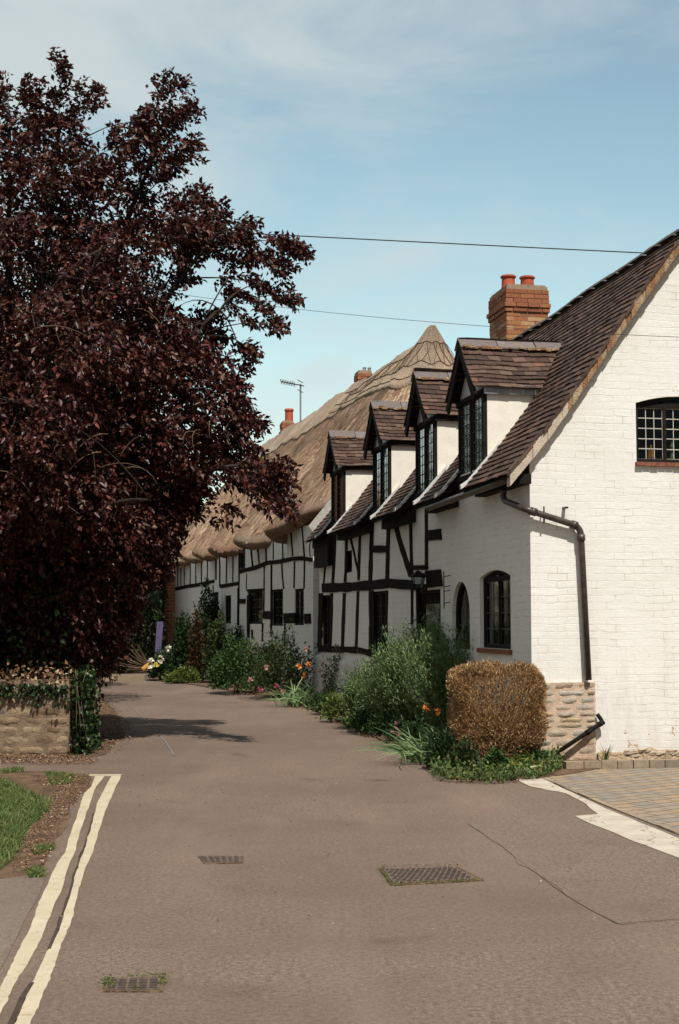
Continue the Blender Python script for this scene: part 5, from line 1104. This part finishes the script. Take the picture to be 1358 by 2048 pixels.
for (x, y) in [(829, 1263), (836, 1262), (857, 1264)]: flower(e, PY(x, y, e.location.y-.1), .022, 'petalyellow')
e, P, s_ = shrub('pink_flower_clump', 'small clump of pink flowers spilling at the road edge under the feathery bush', 'flowers', 800, 1500, 60, 55, LM['deep'], 500, (.05, .02), .35, .3, .5, stems=4)
for i in range(14): flower(e, PY(795+random.gauss(0, 9), 1470+random.gauss(0, 12), e.location.y-.25), .016, 'petalmagenta', 8)
shrub('low_leafy_plant', 'low leafy plant along the road edge just below the feathery bush', 'plant', 745, 1467, 110, 45, LM['green'], 800, (.07, .04), .5, .3, .5)
e, P, s_ = shrub('low_leafy_plant', 'low pale leafy plant under the yellow-green shrub with orange flowers above', 'plant', 690, 1447, 100, 55, LM['yellowgreen'], 900, (.07, .04), .5, .3, .5)
for (x, y) in [(734, 1368), (733, 1345), (706, 1390), (712, 1398)]: flower(e, PY(x, y, e.location.y+.2), .03, 'petalorange')
tubes('flower_stems', [[PY(x, 1440, e.location.y+.2), PY(x+2, y+3, e.location.y+.2)] for (x, y) in [(734, 1368), (733, 1345), (706, 1390)]], [(.005, .003)]*3, LM['green'], e, 4)
for (x_, y_, w_, h_, m_, l_) in [(935, 1556, 62, 62, 'rose', 'olive green clump overlapping the front left of the dead hedge'), (1000, 1556, 40, 42, 'green', 'short green clump at the middle of the dead hedge base'), (655, 1432, 70, 45, 'green', 'low green plant at the road edge right of the strap-leaved fountain'), (712, 1430, 80, 60, 'rose', 'olive clump with thin stems before the yellow-green shrub'), (775, 1478, 80, 50, 'green', 'low green plant left of the pink flowers'), (835, 1508, 60, 60, 'deep', 'dark leafy clump between the pink flowers and the arching blades'), (800, 1470, 70, 90, 'rose', 'olive shrub behind the pink flowers'), (888, 1546, 60, 70, 'deep', 'dark leafy clump at the left foot of the dead hedge'), (1068, 1546, 60, 50, 'green', 'mid green plant at the right foot of the dead hedge')]:
    shrub('leafy_clump', l_, 'plant', x_, y_, w_, h_, LM[m_], 1000, (.055, .03), .5, .3, .5, stems=5, off=.1)
shrub('yellow_green_shrub', 'bright yellow-green shrub below the sill of the timbered cottage', 'shrub', 692, 1415, 115, 112, LM['yellowgreen'], 2600, (.06, .03), .7, .4, .5, off=.3)
straps('daylily', 'fountain of pale strap leaves at the road edge beside the rose bush', 'plant', 615, 1414, 120, 84, LM['strap'], .032, .6, .6, .22, lean=(-.15, -.2), off=.25)
straps('daylily', 'small tuft of strap leaves between the low leafy plants', 'plant', 715, 1452, 30, 50, LM['strap'], .03, .6, .6, .12, off=.1)
e, P, s_ = shrub('rose_bush', 'open rose bush with pink and orange blooms in front of the thatched cottage', 'shrub', 560, 1403, 150, 140, LM['rose'], 3600, (.065, .042), 1.5, .25, .75, off=.2, stems=22)
Yr = e.location.y
for (x, y, c_) in [(612, 1298, 'petalpink'), (533, 1334, 'petalpink'), (501, 1361, 'petalpink'), (553, 1373, 'petalmagenta'), (565, 1382, 'petalpink'), (598, 1332, 'petalorange'), (617, 1329, 'petalorange'), (608, 1352, 'petalorange'), (520, 1380, 'petalmagenta')]: flower(e, PY(x, y, Yr-.75), .05, c_, 14)
e, P, s_ = shrub('rose_bush', 'taller dark rose growing against the pier between the two cottages', 'shrub', 605, 1392, 60, 165, LM['rose'], 1300, (.065, .042), .8, .2, .7, off=1.2, stems=12)
flower(e, PY(612, 1257, e.location.y-.3), .06, 'petalpink', 14); flower(e, PY(610, 1299, e.location.y-.4), .05, 'petalpink', 14)
shrub('green_shrub', 'rounded mid green shrub at the bend of the lane before the thatched cottage', 'shrub', 470, 1392, 120, 112, LM['green'], 4200, (.075, .045), 1.6, .5, .35, off=.1)
shrub('dark_shrub', 'dark bushy shrub below the windows of the thatched cottage', 'shrub', 475, 1375, 100, 132, LM['deep'], 4200, (.085, .05), 1.6, .5, .35, off=1.6)
shrub('leafy_shrub', 'loose olive-green shrub between the climber and the rounded shrub', 'shrub', 425, 1372, 60, 140, LM['rose'], 2600, (.085, .05), 1.2, .4, .45, off=.9)
shrub('dark_shrub', 'low dark shrub between the rounded shrub and the rose bush', 'shrub', 530, 1388, 70, 95, LM['deep'], 2200, (.085, .05), 1.2, .4, .4, off=1.0)
shrub('climbing_shrub', 'tall dark climber reaching up the white wall to the timber beam', 'climber', 402, 1368, 66, 200, LM['deep'], 4200, (.09, .055), 1.1, .4, .35, off=1.9)
shrub('rust_climber', 'narrow rust-red climber beside the tall dark climber', 'climber', 384, 1366, 36, 140, LM['rust'], 2000, (.08, .05), .6, .3, .4, off=.75)
shrub('dark_shrub', 'tall dark shrub before the far white corner of the thatched cottage', 'shrub', 352, 1363, 48, 140, LM['deep'], 4000, (.09, .055), 1.3, .4, .4, off=1.0)
shrub('low_flowering_plant', 'low bright yellow-green planting at the lane bend', 'plant', 362, 1368, 74, 28, LM['yellowgreen'], 1600, (.08, .045), .8, .3, .5)
e, P, s_ = shrub('white_rose', 'small bush with white and yellow blooms by the purple-blue board', 'shrub', 318, 1363, 50, 58, LM['deep'], 1500, (.08, .05), .8, .3, .5, off=.1)
for (x, y, c_) in [(312, 1330, 'petalyellow'), (303, 1333, 'petalwhite'), (323, 1316, 'petalwhite'), (321, 1323, 'petalwhite'), (302, 1321, 'petalwhite'), (337, 1296, 'petalwhite')]: flower(e, PY(x, y, e.location.y-.45), .07, c_, 12)
lt = []
for i in range(26):
    b_ = G(300, 1352)+Vector((0, .4, .2)); v = Vector((-random.uniform(.3, 1.3), random.uniform(-.3, .2), random.uniform(-.1, .75))); lt.append(bez(b_, b_+v*.6+Vector((0, 0, -.06)), b_+v, 5))
o = tubes('cut_branch', lt, [(.013, .004)]*26, MAT['twig'], None, 4); tag(o, 'dry bare brown branch lying on the far verge', 'branch')
# far hedges and trees beyond the bend
def bigmass(name, label, cat, pxs, Y, top, bot, depth, n, mat, ls, trunk=True):
    a = PY(pxs[0], 1245, Y); b = PY(pxs[1], 1245, Y); zt = PY(pxs[0], top, Y).z; c = ((a.x+b.x)/2, Y+depth/2, 0); e = empty(name, c, label, cat)
    P, _ = blob(n, (c[0], c[1], bot), ((b.x-a.x)/2, depth/2, zt-bot), .6, .35, pxs[0]); D = unit(P-np.array([c[0], c[1], bot]))+rng.normal(0, .7, P.shape)
    leaves('crown', P, D, ls, ls*.6, mat, e); b0 = Vector((c[0], c[1], -.1))
    tubes('trunk', [[b0, b0+Vector((.05, 0, zt*.5))]]+[bez(b0+Vector((0, 0, zt*.35)), b0+Vector((0, 0, zt*.6)), Vector(P[random.randrange(n)])) for _ in range(7)], [(.12, .08)]+[(.06, .015)]*7, MAT['bark'], e, 6); return e
bigmass('far_tree', 'tree with shade painted into its leaves beyond the bend left of the brick house', 'tree', (205, 318), 43.5, 1120, .1, 2.6, 9000, LM['shadegreen'], .13)
bigmass('far_tree', 'bushy tree with shade painted into its leaves beyond the bend, seen low under the plum tree', 'tree', (90, 250), 42.5, 1080, .1, 3, 9000, LM['shadegreen'], .13)
bigmass('far_tree', 'tall tree with shade painted into its leaves beyond the bend, mostly hidden by the plum tree', 'tree', (-150, 160), 45, 900, .1, 5, 11000, LM['shadegreen'], .16)
bigmass('green_tree', 'tall green tree standing behind the purple plum, glimpsed through its crown', 'tree', (-190, 300), 25.2, 455, 2.9, 4.4, 15000, LM['green'], .11)
bigmass('green_tree', 'farther green tree behind the purple plum on the left of the lane', 'tree', (-60, 230), 32, 640, 1.0, 5, 12000, LM['shadegreen'], .13)
bigmass('leafy_tree', 'small yellow-green tree showing beside the brick wall', 'tree', (268, 326), 45.5, 1128, 2.2, 1.4, 1500, LM['rose'], .11)
# ivy and undergrowth behind and over the garden wall
def ivybox(n, x0, x1, y0, y1, z0, z1, mat, ls, name, label, cat, shear=0, kind=None):
    P = np.stack([rng.uniform(x0, x1, n), rng.uniform(y0, y1, n), rng.uniform(0, 1, n)**.8], 1); h = np.array([z1*(.75+.4*noise.noise(Vector((x*1.1, y*1.1, 0)))+.2*noise.noise(Vector((x*3.5, y*3.5, 3)))) for x, y in P[:, :2]]); P[:, 2] = z0+(h-z0)*P[:, 2]; P[:, 0] -= shear*(P[:, 1]-y0)
    D = rng.normal(0, .8, P.shape); D[:, 1] -= .6; D[:, 2] += .1; o = leaves(name, P, D, ls, ls*.75, mat); tag(o, label, cat, kind=kind); return o
ivybox(16000, xe-7.5, xe-.15, Yw+.45, Yw+3.6, 0, 2.3, LM['ivy'], .085, 'undergrowth', 'dark ivy and shrubs filling the shade behind the garden wall', 'undergrowth', kind='stuff')
ivybox(9000, xe-1.3, xe-.45, Yw+1.2, Yw+15, 0, 1.6, LM['ivy'], .08, 'hedge', 'dark ivy-clad hedge running along the lane behind the garden wall', 'hedge', shear=.19)
n = 2600; x = rng.uniform(xe-7.5, xe+.02, n); P = np.stack([x, Yw+rng.uniform(-.08, .4, n), top+rng.normal(.06, .07, n)-np.abs(rng.normal(0, .05, n))*(rng.uniform(0, 1, n) < .5)], 1); D = rng.normal(0, .8, P.shape); D[:, 1] -= .5; D[:, 2] -= .3
o = leaves('dead_ivy', P, D, .06, .04, LM['litter']); tag(o, 'brown dead ivy leaves heaped along the top of the garden wall', 'dead leaves', kind='stuff')
# ivy curtain on the wall end
n = 1300; f = rng.uniform(0, 1, n); ang = rng.uniform(0, 1, n); P = np.stack([xe+.04+rng.uniform(0, .24, n)*(1-.3*f), Yw+rng.uniform(-.10, .7, n), .02+f*.98], 1); D = rng.normal(0, .7, P.shape); D[:, 1] -= .7; D[:, 2] -= .3
e = empty('ivy_plant', (xe+.2, Yw+.2, 0), 'green ivy hanging over the end of the garden wall down to the ground', 'ivy'); leaves('foliage', P, D, .065, .05, LM['ivy'], e)
n = 330; x = rng.uniform(-1.0, 0, n); P = np.stack([xe+x, Yw-.04+rng.normal(0, .02, n), top-.02-np.abs(rng.normal(0, .13, n))*(1+x*.5)], 1); D = rng.normal(0, .6, P.shape); D[:, 2] -= .8; D[:, 1] -= .5; leaves('foliage', P, D, .06, .045, LM['ivy'], e)
vs = [bez(Vector((xe+random.uniform(.05, .25), Yw-.05, 1.0)), Vector((xe+random.uniform(.05, .3), Yw-.15, .6)), Vector((xe+random.uniform(.05, .3), Yw-.1, random.uniform(0, .3))), 8) for _ in range(3)]
tubes('vine_stems', vs, [(.004, .003)]*3, MAT['twig'], e, 4)
# grass verge
gp = [(a, b) for a, b, _ in [tuple(G(*q_)) for q_ in [(-420, 1570), (0, 1562), (40, 1580), (100, 1606), (98, 1625), (55, 1660), (40, 1700), (10, 1735), (0, 1745), (-420, 1750)]]]
def scatter(n, poly):
    xs = [a for a, b in poly]; ys = [b for a, b in poly]; out = np.zeros((0, 2))
    while len(out) < n:
        q_ = np.stack([rng.uniform(min(xs), max(xs), n), rng.uniform(min(ys), max(ys), n)], 1); out = np.concatenate([out, q_[inpoly(q_[:, 0], q_[:, 1], poly)]])
    return out[:n]
def grass(n, poly, h, name, label):
    Q = scatter(n, poly); P = np.concatenate([Q, np.full((n, 1), .0)], 1); D = rng.normal(0, .45, P.shape); D[:, 2] = 1; bend = rng.normal(0, .35, P.shape); bend[:, 2] = -.25
    hh_ = np.array([h*(1+.6*noise.noise(Vector((x*3, y*3, 0)))) for x, y in Q])[:, None]; o = blades('x', P, D, bend, hh_, .006, LM['grass'], None, 3); o.name = name; return tag(o, label, 'grass', kind='stuff')
grass(26000, gp, .10, 'grass', 'green grass of the roadside verge left of the yellow lines')
pg = lambda L_: [tuple(G(*q_)[:2]) for q_ in L_]
grass(1300, pg([(90, 1545), (150, 1550), (145, 1568), (100, 1572)]), .05, 'grass', 'thin patch of grass on bare soil near the end of the yellow lines')
grass(350, pg([(60, 1700), (105, 1690), (110, 1700), (70, 1712)]), .05, 'grass', 'short tuft of grass in the soil above the footpath')
grass(350, pg([(55, 1745), (85, 1740), (88, 1755), (60, 1758)]), .05, 'grass', 'short tuft of grass at the corner of the footpath')
grass(220, pg([(0, 1540), (50, 1537), (50, 1545), (0, 1550)]), .07, 'grass', 'sparse weeds along the path edge before the garden wall')
# weeds round the gully, moss on the manhole
def weeds(poly_list, n, par, name):
    P = []
    for (a, b) in poly_list:
        A, B = G(*a), G(*b)
        for k in range(n): t = random.random(); q_ = A.lerp(B, t); P.append((q_.x+random.gauss(0, .012), q_.y+random.gauss(0, .02), .008+abs(random.gauss(0, .004))))
    P = np.array(P); D = rng.normal(0, .7, P.shape); D[:, 2] = .12; leaves(name, P, D, .012, .008, LM['yellowgreen'], par)
weeds([((210, 1958), (225, 1980)), ((212, 1975), (228, 1968)), ((255, 1958), (330, 1953)), ((262, 1981), (275, 1979)), ((322, 1955), (324, 1972)), ((206, 1970), (226, 1962))], 60, gully, 'weeds')
weeds([((758, 1736), (915, 1732)), ((782, 1771), (880, 1766)), ((758, 1737), (780, 1768)), ((880, 1766), (960, 1762))], 90, big, 'moss')
# fallen leaves
def litter(n, poly, name, label, size=.03):
    Q = scatter(n, poly); P = np.concatenate([Q, np.full((n, 1), .03)], 1); P[:, 2] = rng.uniform(.012, .04, n); D = rng.normal(0, 1, P.shape); D[:, 2] *= .15; o = leaves(name, P, D, size, size*.6, LM['litter'], None, .3, 3); return tag(o, label, 'leaf litter', kind='stuff')
litter(1500, pg([(-60, 1512), (150, 1514), (200, 1522), (180, 1530), (60, 1530), (-60, 1528)]), 'leaf_litter', 'fallen leaves and petals at the foot of the garden wall')
litter(1500, pg([(70, 1560), (170, 1552), (190, 1560), (130, 1640), (90, 1740), (20, 1750), (30, 1700), (80, 1640), (110, 1600)]), 'leaf_litter', 'dry leaves on the soil between grass verge and yellow lines', .024)
litter(1600, pg([(200, 1395), (235, 1420), (275, 1470), (240, 1505), (190, 1510), (170, 1390)]), 'leaf_litter', 'fallen leaves on the shaded soil bank beside the lane')
litter(2600, pg([(880, 1560), (840, 1530), (790, 1500), (730, 1478), (650, 1440), (575, 1409), (500, 1392), (430, 1381), (430, 1374), (500, 1380), (580, 1394), (650, 1420), (730, 1455), (800, 1480), (850, 1505), (900, 1540)]), 'leaf_litter', 'brown leaf litter along the foot of the flower bed', .03)
litter(420, pg([(200, 1520), (900, 1560), (1300, 1900), (400, 1900), (250, 1600)]), 'leaf_litter', 'a few scattered dry leaves on the open road', .018)
straps('weed', 'tiny weed sprouting at the foot of the gable by the waste pipe', 'plant', 1212, 1524, 22, 36, LM['mat'], .008, .3, .1, .02)
